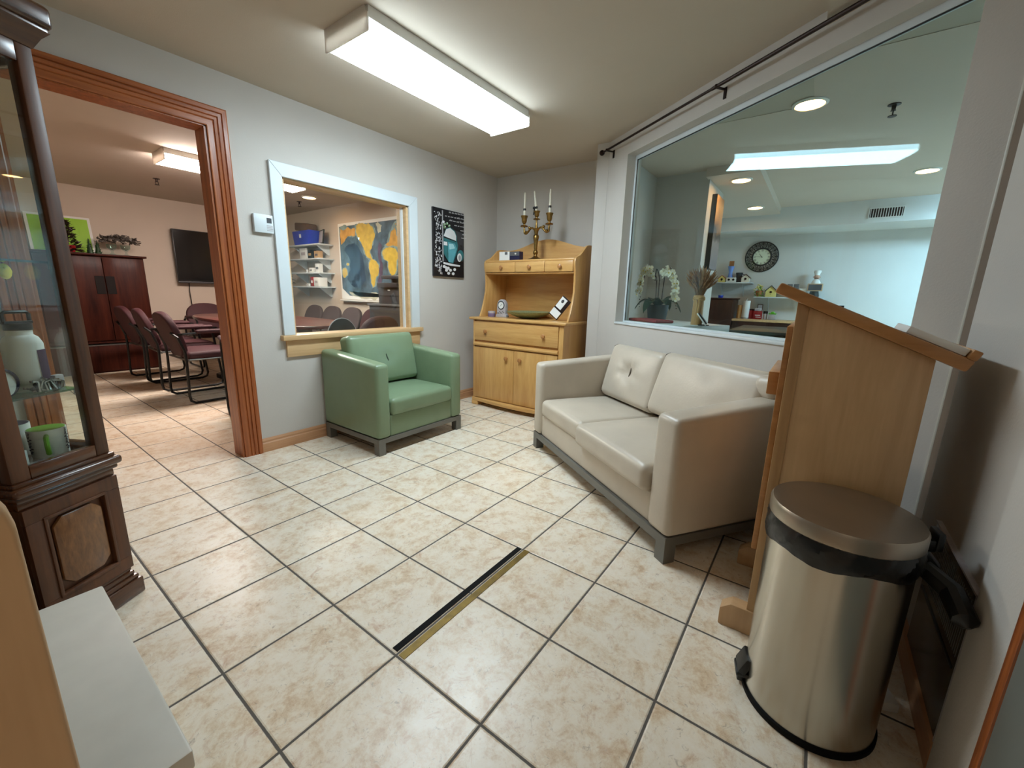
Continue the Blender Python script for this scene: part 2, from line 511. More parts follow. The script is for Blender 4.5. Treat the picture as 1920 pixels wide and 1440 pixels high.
def knob(mb, c, d, r=0.0185, l=0.028):
    """small turned knob at c pointing along d ('-x' or '-y')"""
    a = {'-x': Matrix.Rotation(-PI/2, 4, 'Y'), '-y': Matrix.Rotation(PI/2, 4, 'X'), '+x': Matrix.Rotation(PI/2, 4, 'Y')}[d]
    mb.lathe([(r*.55, 0), (r*.5, l*.4), (r, l*.6), (r, l*.85), (r*.6, l), (0, l)], (0, 0, 0), 14, Matrix.Translation(c) @ a)
    return mb

# ------------------------------------------------------------------ the setting
CEIL = 2.23
YA = 2.854          # wall with the doorway and small window
RANG = math.atan2(-0.566, 0.8244)     # the slanted wall with the large window: local x = away from room, y = along it
def rw(t, s, z=0.0): return (t*0.8244+s*0.566, -t*0.566+s*0.8244, z)

struct('floor', MB().box(-2.2, 9.0, -3.2, 8.2, -0.1, 0.0), M['floor'])
struct('ceiling', MB().box(-2.2, 9.0, -3.2, 8.2, CEIL, CEIL+0.1), M['ceil'])
DX0, DX1, DZ = 0.25, 1.018, 1.945
WX0, WX1, WZ0, WZ1 = 1.388, 2.402, 0.764, 1.768
w = MB(); y0, y1 = YA, YA+0.12
w.box(-1.3, DX0, y0, y1, 0, CEIL).box(DX0, DX1, y0, y1, DZ, CEIL).box(DX1, WX0, y0, y1, 0, CEIL)
w.box(WX0, WX1, y0, y1, 0, WZ0).box(WX0, WX1, y0, y1, WZ1, CEIL).box(WX1, 3.60, y0, y1, 0, CEIL)
struct('wall_left', w, M['wall'])
struct('wall_back', MB().box(3.585, 3.70, 1.50, 2.974, 0, CEIL), M['wall'])
w = MB().box(1.835, 1.955, 0.79, 3.07, 0, 0.872).box(1.835, 1.955, 0.79, 3.07, 2.075, CEIL)
w.box(1.835, 1.955, 0.79, 0.93, 0.872, 2.075).box(1.835, 1.955, 2.803, 3.07, 0.872, 2.075)
o = struct('wall_right', w, M['wall']); o.rotation_euler.z = RANG
o = struct('trim_1', MB().box(1.828, 1.842, .784, .797, 0, 2.17, .004), M['offwhite'], None, True); o.rotation_euler.z = RANG
struct('recess_shade_strip', MB().box(1.795, 1.93, -.400, -.380, 0, 2.17), flat('recess_shade_brown', (116, 98, 82), .7, var=.04))  # added dark strip: its brown stands in for the shade in the corner recess
struct('wall_nook', MB().box(3.24, 4.38, 1.48, 1.58, 0, CEIL), M['wall'])
w = MB().box(0.99, 1.80, -0.49, -0.37, 0, CEIL).box(0.99, 1.195, -0.37, -0.356, 0, CEIL).box(1.78, 2.2, -0.56, -0.46, 0, CEIL)
w.box(0.2, 0.99, -0.49, -0.37, 2.0, CEIL).box(0.06, 0.2, -0.49, -0.37, 0, CEIL)
struct('wall_front', w, M['wall'])
struct('wall_hall', MB().box(-1.3, -1.2, -1.7, 2.86, 0, CEIL).box(-1.2, 0.2, -1.8, -1.7, 0, CEIL).box(0.06, 0.2, -1.7, -0.49, 0, CEIL), M['wall'])
struct('beam', MB().box(-1.2, 2.32, -0.37, 0.142, 2.172, CEIL), M['ceil'])
# door casing by the camera and its grey door
d = MB().box(0.986, 1.015, -0.372, -0.352, 0, 2.06, 0.004).box(0.17, 0.2, -0.372, -0.352, 0, 2.06, 0.004).box(0.2, 0.986, -0.372, -0.352, 2.0, 2.06, 0.004)
o = struct('door_2', MB().box(0.2, 0.988, -0.43, -0.356, 0, 2.0), M['grey_door'])
d.done('casing', M['jamb'], o)
knob(MB(), (0.27, -0.356, 0.98), '-y').done('door_knob', M['screw'], o)

# doorway casing: fluted boards
def flute(n=4, wd=0.10, th=0.018):
    pts = [(0, 0)]
    for i in range(n):
        a = wd*i/n; b = wd*(i+1)/n; q = wd/n
        pts += [(a+q*.12, th), (a+q*.4, th*0.78), (a+q*.6, th*0.78), (b-q*.12, th)]
    pts += [(wd, 0)]
    return pts
dj = MB().box(DX0, DX0+0.018, YA-0.004, YA+0.124, 0, DZ).box(DX1-0.018, DX1, YA-0.004, YA+0.124, 0, DZ).box(DX0, DX1, YA-0.004, YA+0.124, DZ-0.018, DZ)
o = struct('door_1', dj, M['jamb'])
cz = DZ-0.012
def mitred(x0, x1, zt, prof, y, sg):
    t = bmesh.new()
    rows = [[t.verts.new(p) for p in ((x0-a, y+sg*b, 0), (x0-a, y+sg*b, zt+a), (x1+a, y+sg*b, zt+a), (x1+a, y+sg*b, 0))] for a, b in prof]
    for r0, r1 in zip(rows, rows[1:]):
        for i in range(3): t.faces.new((r0[i], r0[i+1], r1[i+1], r1[i])).material_index = 1 if i == 1 else 0
    bmesh.ops.recalc_face_normals(t, faces=t.faces[:])
    mb = MB(); mb.keep = True; mb._merge(t); return mb
fl_prof = [(0, -.002), (0, .012), (.004, .014), (.030, .014), (.034, .010), (.038, .016), (.050, .018), (.054, .012), (.058, .018), (.072, .020), (.076, .013), (.080, .020), (.098, .020), (.104, .016), (.104, -.002)]
mitred(DX0+.006, DX1-.006, cz, fl_prof, YA, -1).done('casing', [M['jamb'], M['jamb_h']], o, True, 20)
o2 = MB().box(DX1-0.006, DX1+0.09, YA+0.12, YA+0.14, 0, cz+.09).box(DX0-0.09, DX0+.006, YA+0.12, YA+0.14, 0, cz+.09).box(DX0-.09, DX1+.09, YA+0.12, YA+0.14, cz, cz+.1)
o2.done('rear_casing', M['jamb'], o)
# baseboards
def baseboard(name, segs, mat=M['base_w']):
    mb = MB()
    for s in segs:
        mb.prism(s[0], s[1], s[2], s[3])
    return struct(name, mb, mat)
prof = lambda y, s: [(y, 0), (y-s*.014, 0), (y-s*.014, .058), (y-s*.009, .066), (y-s*.011, .078), (y-s*.004, .092), (y, .092)]
baseboard('baseboard_left', [(prof(YA, 1), 'x', DX1+.098, 3.585)])
baseboard('baseboard_back', [([(3.585-a, z) for a, z in ((0, 0), (.014, 0), (.014, .06), (.004, .09), (0, .09))], 'y', 1.58, YA-.015)])
baseboard('baseboard_front', [([(-.37, 0), (-.355, 0), (-.355, .07), (-.362, .085), (-.37, .085)], 'x', 1.2, 1.80)])

# small window in the left wall: white casing on three sides, maple jambs, sill and apron
fr = MB()
def cas(mb, a, b):
    mb.box(*a, b[0], b[1], b[2], b[3], 0.003)
fr.prism([(1.318, 1.838), (2.490, 1.838), (2.402, 1.756), (1.392, 1.756)], 'y', YA-.022, YA, .003)
fr.prism([(1.318, 1.838), (1.392, 1.756), (1.392, .766), (1.318, .766)], 'y', YA-.022, YA, .003)
fr.prism([(2.490, 1.838), (2.402, 1.756), (2.402, .766), (2.490, .766)], 'y', YA-.022, YA, .003)
win = struct('window_1', fr, M['white'])
MB().box(WX0, WX0+.02, YA, YA+.12, WZ0, WZ1).box(WX1-.02, WX1, YA, YA+.12, WZ0, WZ1).box(WX0, WX1, YA, YA+.12, WZ1-.02, WZ1).done('jamb', M['sill_w'], win, False)
MB().box(WX0+.02, WX0+.032, YA+.04, YA+.064, WZ0, WZ1-.02).box(WX1-.032, WX1-.02, YA+.04, YA+.064, WZ0, WZ1-.02).done('stop', M['white'], win, False)
MB().box(WX0+.02, WX1-.02, YA+.07, YA+.076, WZ0, WZ1-.02).done('pane', M['glass'], win, False)
MB().box(1.300, 2.508, YA-.045, YA+.12, .732, .766, .004).done('sill', M['sill_w'], win)
MB().box(1.330, 2.488, YA-.018, YA, .618, .732, .003).done('apron', M['sill_w'], win)

# large window in the slanted wall
fr = MB().box(1.905, 1.93, 0.93, 0.948, .89, 2.06).box(1.905, 1.93, 2.785, 2.803, .89, 2.06).box(1.905, 1.93, .93, 2.803, 2.045, 2.075).box(1.905, 1.93, .93, 2.803, .872, .892)
win = struct('window_2', fr, M['white']); win.rotation_euler.z = RANG
MB().box(1.914, 1.920, .945, 2.788, .888, 2.05).done('pane', M['glass_g'], win, False)
MB().box(1.909, 1.913, .946, .951, .89, 2.047).box(1.909, 1.913, 2.782, 2.787, .89, 2.047).box(1.909, 1.913, .945, 2.788, 2.040, 2.045).done('gasket', M['black'], win, False)
MB().box(1.826, 1.905, .93, 2.806, .866, .882, .003).done('sill', M['white'], win)

# curtain rod over the large window
rod = thing('curtain_rod', 'dark bronze curtain rod on brackets above the large window', 'curtain rod', rw(1.775, 3.02, 2.15), RANG)
MB().tube([(0, .03, 0), (0, -1.1, 0)], .0075, 10).tube([(0, -1.05, 0), (0, -2.2, 0)], .0095, 10).done('rod', M['bronze'], rod)
MB().ball((0, .045, 0), .021).done('finial', M['bronze'], rod)
MB().ball((0, -2.21, 0), .021).done('finial', M['bronze'], rod)
for yy in (-.03, -1.08, -2.12):
    MB().box(.0, .06, yy-.006, yy+.006, -.010, -.003).box(.054, .060, yy-.008, yy+.008, -.05, .004).lathe([(.013, -.006), (.013, .006)], (0, yy, 0), 12).done('bracket', M['bronze'], rod)

# meeting room beyond the left wall
w = MB().box(-1.4, 3.66, 7.46, 7.58, 0, CEIL)
struct('wall_meeting_far', w, M['wallc'])
struct('wall_meeting_right', MB().box(3.54, 3.66, 2.974, 7.46, 0, CEIL), M['wallc'])
struct('wall_meeting_left', MB().box(-1.4, -1.28, 2.974, 7.46, 0, CEIL), M['wallc'])

# reception room beyond the slanted wall
struct('wall_alcove', MB().box(4.38, 5.05, .985, 1.58, 0, CEIL), M['wall'])
struct('wall_reception_far', MB().box(7.155, 7.28, -3.1, 3.1, 0, 1.985), M['wallk'])
struct('soffit', MB().box(6.5, 7.28, -3.1, 3.1, 1.975, CEIL), M['wallk'])
struct('wall_reception_left', MB().box(5.05, 7.2, 2.2, 2.32, 0, CEIL).box(4.95, 5.05, 1.58, 2.32, 0, CEIL), M['wallk'])
struct('wall_reception_right', MB().box(2.2, 7.2, -3.1, -3.0, 0, CEIL).box(2.1, 2.2, -3.1, -.46, 0, CEIL), M['wallk'])
struct('ceiling_drop', MB().box(4.28, 6.5, .575, 1.0, 2.15, CEIL-.001).box(5.05, 6.5, 1.0, 2.2, 2.15, CEIL-.001), M['ceilk'])
struct('ceiling_reception', MB().box(2.75, 6.5, -3.0, .20, CEIL-.003, CEIL-.001).box(3.30, 6.5, .20, 1.48, CEIL-.003, CEIL-.001), M['ceilk'])
vent = thing('air_vent', 'white louvred air vent high on the soffit of the room behind the glass', 'vent', (6.5, -.452, 2.078))
MB().box(-.012, 0, -.155, .155, -.058, -.048).box(-.012, 0, -.155, .155, .048, .058).box(-.012, 0, -.155, -.145, -.05, .05).box(-.012, 0, .145, .155, -.05, .05).done('frame', M['white_metal'], vent, False)
MB().box(-.003, -.001, -.146, .146, -.05, .05).done('backing', M['black'], vent, False)
vs = MB()
for i in range(13): vs.box(-.010, -.003, -.137+i*.0225, -.131+i*.0225, -.05, .05)
vs.done('slats', M['white_metal'], vent, False)

# ------------------------------------------------------------------ lamps
def strip_light(label, loc, length, wd, lens, rotz=0.0, group=None, side=None):
    """wrap-around fluorescent hung on the ceiling; loc = centre on the ceiling, runs along local x"""
    t = thing('fluorescent_light', label, 'ceiling light', loc, rotz, group)
    h = length/2; b = wd/2
    MB().box(-h, h, -b, b, -.046, 0, .002).done('housing', M['white_metal'], t)
    pr = [(-b*.97, -.046), (-b*.98, -.080), (-b*.92, -.090), (-b*.4, -.095), (b*.4, -.095), (b*.92, -.090), (b*.98, -.080), (b*.97, -.046)]
    l = MB().prism(pr, 'x', -h+.004, h-.004)
    lo = l.done('lens', [lens, side or lens], t, True, 25)
    for f in lo.data.polygons: f.material_index = 0 if f.normal.z < -.6 else 1
    cap = [(-b*.9, 0), (-b*.9, -.024), (-b*1.03, -.030), (-b*1.03, -.094), (-b*.97, -.098), (b*.97, -.098), (b*1.03, -.094), (b*1.03, 0)]
    for s in (-1, 1):
        MB().prism(cap, 'x', s*h+(.001 if s > 0 else -.008), s*h+(.008 if s > 0 else -.001), .001).done('end_cap', M['cap'], t)
    return t
strip_light('long lit fluorescent fixture on the ceiling of the waiting room', (1.836, 1.845, CEIL), 1.19, .315, M['lens_main'], side=M['lens_main_side'])
strip_light('lit fluorescent fixture on the ceiling of the meeting room', (1.95, 4.87, CEIL), 1.22, .30, M['lens_conf'])
strip_light('cool fluorescent fixture further along the reception ceiling', (5.75, -1.75, CEIL), 1.24, .42, M['lens_kit2'], PI/2)
strip_light('fluorescent fixture on the hall ceiling behind the viewer', (-.62, -.95, CEIL), 1.2, .30, M['lens_hall'], PI/2)
def downlight(label, loc, r=.075):
    t = thing('recessed_downlight', label, 'ceiling light', loc, 0, 'recessed downlights')
    MB().lathe([(r, 0), (r*1.25, 0), (r*1.25, -.006), (r*1.05, -.012), (r, -.010), (r, 0)], (0, 0, 0), 28).done('trim_ring', M['white_metal'], t)
    MB().lathe([(0, -.002), (r, -.002), (r, -.006), (0, -.006)], (0, 0, 0), 28).done('bulb', M['lens_down'], t)
    return t
d0 = downlight('large warm recessed downlight behind the glass, highest in the view under the curtain rod', (3.265, .222, CEIL-.003))
dup(d0, 'warm recessed downlight behind the glass, close to the window post', (5.33, -.59, CEIL-.003))
dup(d0, 'warm recessed downlight in the dropped ceiling just beyond the alcove corner', (4.54, .75, 2.15))
dup(d0, 'small far warm downlight in the dropped ceiling above the clock wall', (5.92, .79, 2.15))
dup(d0, 'recessed downlight in the meeting room ceiling seen through the small window', (3.03, 5.51, CEIL))
def sprinkler(label, loc):
    t = thing('fire_sprinkler', label, 'sprinkler', loc, 0, 'ceiling sprinklers')
    MB().lathe([(.032, 0), (.032, -.004), (.012, -.006), (.010, -.03), (.014, -.034), (.006, -.036), (.0, -.036)], (0, 0, 0), 16).done('body', M['bronze'], t)
    MB().tube([(.012, 0, -.03), (.014, 0, -.045), (.006, 0, -.062)], .003, 6).tube([(-.012, 0, -.03), (-.014, 0, -.045), (-.006, 0, -.062)], .003, 6).lathe([(.022, -.062), (.022, -.066), (0, -.066)], (0, 0, 0), 12).done('deflector', M['bronze'], t)
    return t
s0 = sprinkler('dark fire sprinkler on the ceiling behind the large glass', (3.54, -.183, CEIL-.003))
dup(s0, 'dark fire sprinkler on the meeting room ceiling seen through the doorway', (1.637, 6.145, CEIL))
dup(s0, 'dark fire sprinkler on the meeting room ceiling seen through the small window', (3.10, 5.9, CEIL))

# ------------------------------------------------------------------ green armchair
def seat_arm(mb, y0, y1, depth, zf, zb, zlow):
    """upholstered arm: local x runs from the front (0) to the back; top rises slightly to the back"""
    mb.prism([(0, zlow), (0, zf), (depth, zb), (depth, zlow)], 'y', y0, y1, .028, 4)
arm = thing('armchair', 'sage green tub armchair below the small white-framed window', 'armchair', (1.553, 2.192, 0), PI/2)
# local x = towards the wall (world +y), local y = world -x
G, WD = M['green'], .785
for s, a, b in (('l', 0, -.108), ('r', -WD+.108, -WD)):
    mb = MB(); seat_arm(mb, min(a, b), max(a, b), .645, .612, .655, .112); mb.done('arm', G, arm)
    y = -.0975 if s == 'l' else -WD+.0975
MB().box(.56, .645, -WD+.10, -.10, .112, .640, .02, 3).done('back_panel', G, arm)
MB().box(.012, .56, -WD+.105, -.105, .112, .262, .012, 3).done('front_rail', G, arm)
MB().cushion(.255, -WD/2, .315, .265, WD/2-.109, .056, .030, .014).done('seat_cushion', G, arm)
xf = Matrix.Translation((.475, -WD/2, .565)) @ Matrix.Rotation(math.radians(-76), 4, 'Y')
# cushion's +z faces the sitter
c = MB().cushion(0, 0, 0, .185, .292, .062, .035, .022, [(0.0, 0.0, .010, .035)], xf=Matrix.Translation((.475, -WD/2, .565)) @ Matrix.Rotation(math.radians(-78), 4, 'Y')).done('back_cushion', G, arm)
MB().box(-.050, .050, -.004, .004, .069, .0785, xf=Matrix.Translation((.475, -WD/2, .565)) @ Matrix.Rotation(math.radians(-78), 4, 'Y') @ Matrix.Rotation(math.radians(14), 4, 'Z')).done('tuft_slot', M['green_d'], c)
MB().box(.005, .64, -WD+.004, -.004, .080, .113).done('base_rail', M['base_m'], arm, False)
for xx in (.005, .588):
    for yy in (-.056, -WD+.004):
        MB().box(xx, xx+.052, yy, yy+.052, 0, .082).done('leg', M['base_m'], arm, False)

# ------------------------------------------------------------------ taupe loveseat against the slanted wall
sofa = thing('loveseat', 'taupe leather two-seat sofa against the wall under the large glass window', 'sofa', rw(1.097, 1.195), RANG)
T, SW, SD = M['taupe'], 1.425, .70
for a, b in ((0, .135), (SW-.115, SW)):
    mb = MB(); seat_arm(mb, a, b, SD, .618, .665, .116); mb.done('arm', T, sofa)
MB().box(.60, SD, .13, SW-.11, .116, .655, .02, 3).done('back_panel', T, sofa)
MB().box(.018, .60, .13, SW-.11, .116, .262, .012, 3).done('front_rail', T, sofa)
mid = .762
MB().cushion(.262, (.137+mid)/2, .318, .292, (mid-.137)/2, .060, .034, .016).done('seat_cushion', T, sofa)
MB().cushion(.280, (mid+SW-.117)/2, .315, .278, (SW-.117-mid)/2, .058, .034, .014).done('seat_cushion', T, sofa)
def sofa_back(yc, hy, dz, tilt, tuft):
    xf = Matrix.Translation((.565, yc, .560+dz)) @ Matrix.Rotation(math.radians(-tilt), 4, 'Y')
    o = MB().cushion(0, 0, 0, .185, hy, .070, .040, .026, [(.01, 0, .036, .055)] if tuft else [(-.04, -hy*.55, .012, .07), (.09, -hy*.2, .006, .05)], 18, xf=xf, pleat=tuft).done('back_cushion', T, sofa)
    if tuft: MB().box(-.030, .050, -.005, .005, .054, .0685, .002, xf=xf).done('tuft_slot', M['taupe_d'], o)
    MB().tube([(-.17, hy-.012, .058), (.165, hy-.012, .058), (.178, hy-.02, .045), (.178, hy-.02, -.045)], .0035, 6, xf=xf).done('piping', M['taupe_d'], o)
    return o
o = sofa_back(.44, .345, .012, 72, False)
MB().cushion(.585, .100, .695, .062, .060, .052, .040, .004).done('end_gusset', T, o)
sofa_back(1.035, .275, 0, 75, True)
MB().box(.004, SD-.004, .006, SW-.006, .078, .117).done('base_rail', M['base_m'], sofa, False)
for xx in (.004, SD-.06):
    for yy in (.006, SW-.062):
        MB().box(xx, xx+.056, yy, yy+.056, 0, .08).done('leg', M['base_m'], sofa, False)

# ------------------------------------------------------------------ maple hutch
hu = thing('hutch', 'honey maple hutch with drawers and open shelf in the room corner', 'hutch', (2.99, 1.66, 0))
Wd, Dp = .985, .50
MB().box(.012, Dp, 0, Wd, .07, .83).done('cabinet_body', M['maple'], hu, False)
MB().box(-.004, .014, 0, .044, .07, .83, .002).done('face_stile', M['maple'], hu)
MB().box(-.004, .014, Wd-.02, Wd, .07, .83, .002).done('face_stile', M['maple'], hu)
bow = [(Dp, -.008), (-.012, -.008)] + [(-.012-.045*math.sin(PI*i/12), -.008+(Wd+.016)*i/12) for i in range(1, 12)] + [(-.012, Wd+.008), (Dp, Wd+.008)]
MB().prism(bow, 'z', .040, .074, .005).done('plinth_moulding', M['maple_h'], hu)
for yy in (-.008, Wd-.072):
    ft = [(yy, 0), (yy+.08, 0), (yy+.08, .03), (yy+.072, .042), (yy, .042)]
    MB().box(-.02, .05, yy, yy+.08, 0, .042, .008).done('foot', M['maple_h'], hu)
for yy in (-.004, Wd-.06):
    MB().box(Dp-.06, Dp-.002, yy, yy+.06, 0, .042, .004).done('foot', M['maple_h'], hu)
MB().prism([(-.006, .582), (-.022, .588), (-.026, .600), (-.022, .612), (-.006, .620), (.015, .620), (.015, .582)], 'y', .04, Wd-.016, 0).done('waist_moulding', M['maple_h'], hu)
d = MB().box(-.012, .012, .046, Wd-.022, .640, .816, .003).done('drawer', M['maple_h'], hu)
for yy in (2.479-1.66, 1.845-1.66): knob(MB(), (-.012, yy, .727), '-x').done('knob', M['maple_d'], d)
for a, b, ky in ((.046, .4915, 2.08-1.66), (.4945, Wd-.022, 2.232-1.66)):
    d = MB().box(-.012, .012, a, b, .080, .574, .003).done('door', M['maple'], hu)
    knob(MB(), (-.012, ky, .497), '-x').done('knob', M['maple_d'], d)
MB().box(-.028, Dp+.004, -.030, Wd+.038, .829, .854, .008, 3).done('countertop', M['maple_h'], hu)
side = [(.065, .854), (.10, .93), (.130, 1.02), (.150, 1.10), (.153, 1.18), (.148, 1.26), (.136, 1.31), (.133, 1.345), (.142, 1.372), (.165, 1.386), (.215, 1.402), (.27, 1.440), (.325, 1.483), (.36, 1.494), (.435, 1.498), (.48, 1.498), (.48, .854)]
for yy in (.0, Wd-.030):
    MB().prism(side, 'y', yy, yy+.020, .003).done('side_panel', M['maple'], hu)
arch = [(.018, .854)] + [(Wd-.028-.0, .854)]
top = []
for i in range(25):
    u = i/24; y = Wd-.028-(Wd-.046)*u
    h = 1.495 + .085*(0.5-0.5*math.cos(2*PI*min(max((u-.04)/.92, 0), 1)))
    top.append((y, h))
MB().prism(arch+top, 'x', .465, .482, .002).done('back_panel', M['maple_h'], hu)
MB().box(.135, .467, .018, Wd-.028, 1.358, 1.374, .003).box(.140, .467, .018, Wd-.028, 1.252, 1.264, .002).done('shelf', M['maple_h'], hu)
for a, b, k in ((.021, .2925, 1.798), (.2965, .6035, 2.106), (.6075, Wd-.031, 2.417)):
    d = MB().box(.128, .45, a, b, 1.267, 1.356, .002).done('drawer', M['maple_h'], hu)
    knob(MB(), (.128, k-1.66, 1.309), '-x', .0175, .026).done('knob', M['maple_d'], d)

# things on the hutch
CX, CY, CZ = 3.27, 2.15, 1.374
cd = thing('candelabrum', 'antique brass three-arm candelabrum on top of the maple hutch', 'candelabrum', (CX, CY, CZ))
MB().lathe([(.082, 0), (.082, .006), (.070, .014), (.055, .018), (.040, .024), (.022, .034), (.016, .042)], (0, 0, 0), 30).done('foot', M['brass'], cd)
MB().lathe([(.016, .040), (.015, .052), (.021, .060), (.024, .072), (.020, .086), (.014, .092), (.015, .110), (.018, .150), (.023, .185), (.027, .208), (.022, .222), (.015, .228), (.018, .250), (.024, .265), (.028, .272), (.016, .278), (.010, .30), (.007, .335), (.010, .36)], (0, 0, 0), 22).done('stem', M['brass'], cd)
cup = [(.0, 0), (.030, .0), (.036, .006), (.030, .012), (.010, .014), (.009, .026), (.019, .036), (.024, .052), (.024, .070), (.033, .092), (.033, .096), (.022, .094), (.012, .060), (0, .06)]
for sy in (-1, 1):
    pth = [(0, 0, .268)] + [(0, sy*(.02+.11*i/10), .268+.020*math.sin(i/10*2*PI*.9)-.010*(i/10)) for i in range(1, 11)] + [(0, sy*.133, .285), (0, sy*.134, .305)]
    MB().tube(pth, [.009]*11+[.008, .007], 8).ball((0, sy*.075, .288), .014).ball((0, sy*.108, .254), .012).done('arm', M['brass'], cd)
    MB().lathe(cup, (0, sy*.134, .300), 22).done('candle_cup', M['brass'], cd)
MB().lathe([(r*.9, z*.75) for r, z in cup], (0, 0, .352), 22).done('candle_cup', M['brass'], cd)
cg = 'ivory taper candles in the candelabrum'
def taper(label, c, lean, bow_):
    t = thing('taper_candle', label, 'candle', c, 0, cg)
    t.rotation_euler = (lean, 0, 0)
    MB().lathe([(.0105, 0), (.0105, .05), (.008, .19), (.006, .208), (0, .212)], (0, 0, 0), 14).done('wax', M['candle'], t)
    mb = MB().lathe([(.0108, .058), (.0128, .060), (.0128, .074), (.0108, .076)], (0, 0, 0), 14)
    if bow_:
        mb.ball((-.012, .012, .068), .015, (.6, 1, .8)).ball((-.012, -.012, .066), .013, (.6, 1, .8)).prism([(.0, .06), (.014, .06), (.030, .01), (.018, .012)], 'x', -.016, -.013)
    mb.done('ribbon', M['black'], t)
taper('leftmost ivory taper candle upright in the candelabrum, thin black band', (CX, CY+.134, CZ+.382), 0, False)
taper('middle ivory taper candle leaning left, tied with a black bow', (CX, CY, CZ+.386), math.radians(-9), True)
taper('rightmost ivory taper candle upright in the candelabrum, thin black band', (CX, CY-.134, CZ+.382), 0, False)
cb = thing('card_box', 'small white and navy greeting card box on top of the hutch', 'box', (3.25, 2.41, CZ))
MB().box(-.03, .03, 0, .118, 0, .086, .002).done('box_body', M['paper'], cb, False)
MB().box(-.032, -.030, .022, .050, .058, .082).done('print', M['greyp'], cb, False)
cb2 = thing('card_box', 'small navy and grey greeting card box beside the brass candelabrum', 'box', (3.255, 2.296, CZ))
MB().box(-.03, .03, 0, .112, 0, .084, .002).done('box_body', M['navy'], cb2, False)
MB().box(-.032, -.030, .004, .108, .046, .082).done('print', M['greyp'], cb2, False)
MB().ball((-.033, .045, .064), .010, (.3, 1, .8)).done('picture', M['paper'], cb2)

ck = thing('mantel_clock', 'small pale ceramic mantel clock standing on the hutch counter', 'clock', (3.17, 2.44, .854))
bp = [(-.062, 0), (.062, 0), (.062, .022), (.050, .030), (.050, .105)] + [(.050*math.cos(a), .105+.062*math.sin(a)) for a in [PI*i/14 for i in range(1, 14)]] + [(-.050, .105), (-.050, .030), (-.062, .022)]
MB().prism(bp, 'x', -.022, .022, .004).done('case', M['stone'], ck)
MB().tube([(-.022, .036*math.cos(2*PI*i/24), .112+.036*math.sin(2*PI*i/24)) for i in range(24)], .005, 8, True).done('bezel', M['dgrey'], ck)
MB().lathe([(0, 0), (.035, 0), (.035, .002), (0, .002)], (0, 0, 0), 24, Matrix.Translation((-.0215, 0, .112)) @ Matrix.Rotation(-PI/2, 4, 'Y')).done('dial', M['paper'], ck)
MB().tube([(-.0250, 0, .112), (-.0250, -.014, .124)], .0016, 5).tube([(-.0250, 0, .112), (-.0250, .012, .100)], .0013, 5).done('hands', M['black'], ck)
lf = MB()
for k in range(7): lf.ball((-.024, -.035+.012*k, .044+.010*math.sin(k*2)), .006, (.4, 1, .7), 1)
lf.done('leaf_relief', M['leaf2'], ck)
vo = thing('votive_candle', 'lilac votive candle beside the small mantel clock', 'candle', (3.15, 2.555, .854))
MB().lathe([(.034, 0), (.036, .004), (.036, .034), (0, .034)], (0, 0, 0), 20).done('glass_cup', M['lilac'], vo)
MB().lathe([(.0362, .034), (.0362, .050), (.030, .054), (0, .052)], (0, 0, 0), 20).done('wax', M['stone'], vo)
bo = tag(MB().lathe([(0, .004), (.06, .0), (.085, .004), (.14, .022), (.20, .050), (.208, .062), (.202, .064), (.14, .040), (.07, .022), (0, .018)], (0, 0, 0), 44).done('shallow_bowl', M['glaze']), 'wide shallow olive glazed bowl on the hutch counter', 'bowl')
put(bo, (3.22, 2.17, .854))
br = thing('leaflet_holder', 'dark leaflet holder with white cards leaning at the right of the hutch shelf', 'leaflet holder', (3.15, 1.845, .858))
lean = Matrix.Translation((0, .02, .030)) @ Matrix.Rotation(math.radians(36), 4, 'X') @ Matrix.Rotation(math.radians(10), 4, 'Y')
MB().box(-.005, .005, -.048, .048, 0, .195, .002, xf=lean).box(-.012, -.005, -.048, .048, 0, .012, xf=lean).done('stand', M['bronze'], br, False)
MB().box(-.008, -.005, -.018, .044, .085, .185, xf=lean).box(-.016, -.006, -.044, .044, .008, .070, xf=lean).done('cards', M['paper'], br, False)
MB().ball((-.0085, .014, .155), .014, (.2, 1, 1.2), xf=lean).done('emblem', M['dgrey'], br)

# ------------------------------------------------------------------ wall things
po = MB()
PX0, PX1, PZ0, PZ1 = 2.664, 3.056, 1.216, 1.800
po.box(PX0, PX1, YA-.022, YA-.002, PZ0, PZ1)
def pp(cx, cy):
    u = (cx-163)/490; tp = 140+115*u; bt = 1235+20*u
    return PX0+(PX1-PX0)*u, PZ1-(PZ1-PZ0)*(cy-tp)/(bt-tp)
lay = [0]
def art(i, pts):
    lay[0] += 1
    y = YA-.0224-.00012*lay[0]
    q = [pp(*p) for p in pts]
    po.m(i).poly([(x, y, z) for x, z in q])
def ell(cx, cy, rx, ry, n=14, a0=0): return [(cx+rx*math.cos(2*PI*k/n+a0), cy+ry*math.sin(2*PI*k/n+a0)) for k in range(n)]
art(1, [(290, 420), (640, 560), (640, 1000), (290, 1000)])
rng = random.Random(3)
for k in range(190):
    x = rng.uniform(172, 268); y = rng.uniform(200, 1190); w_ = rng.uniform(5, 15); h_ = rng.uniform(6, 34); s_ = rng.uniform(-14, 14)
    art(2 if k % 3 else 3, [(x, y), (x+w_, y+s_*.4), (x+w_+s_*.5, y+h_), (x+s_*.5, y+h_)])
art(3, [(266, 200), (284, 205), (286, 1000), (268, 1000)])
art(6, [(285, 600), (330, 480), (395, 462), (470, 520), (500, 600), (505, 690), (520, 740), (515, 800), (495, 880), (440, 1030), (370, 1012), (290, 880)])
art(2, [(292, 590), (332, 490), (392, 472), (462, 530), (490, 600), (488, 672), (380, 632), (292, 598)])
art(0, [(290, 598), (380, 634), (492, 678), (492, 690), (380, 655), (290, 622)])
art(2, [(290, 682), (345, 690), (348, 748), (290, 740)])
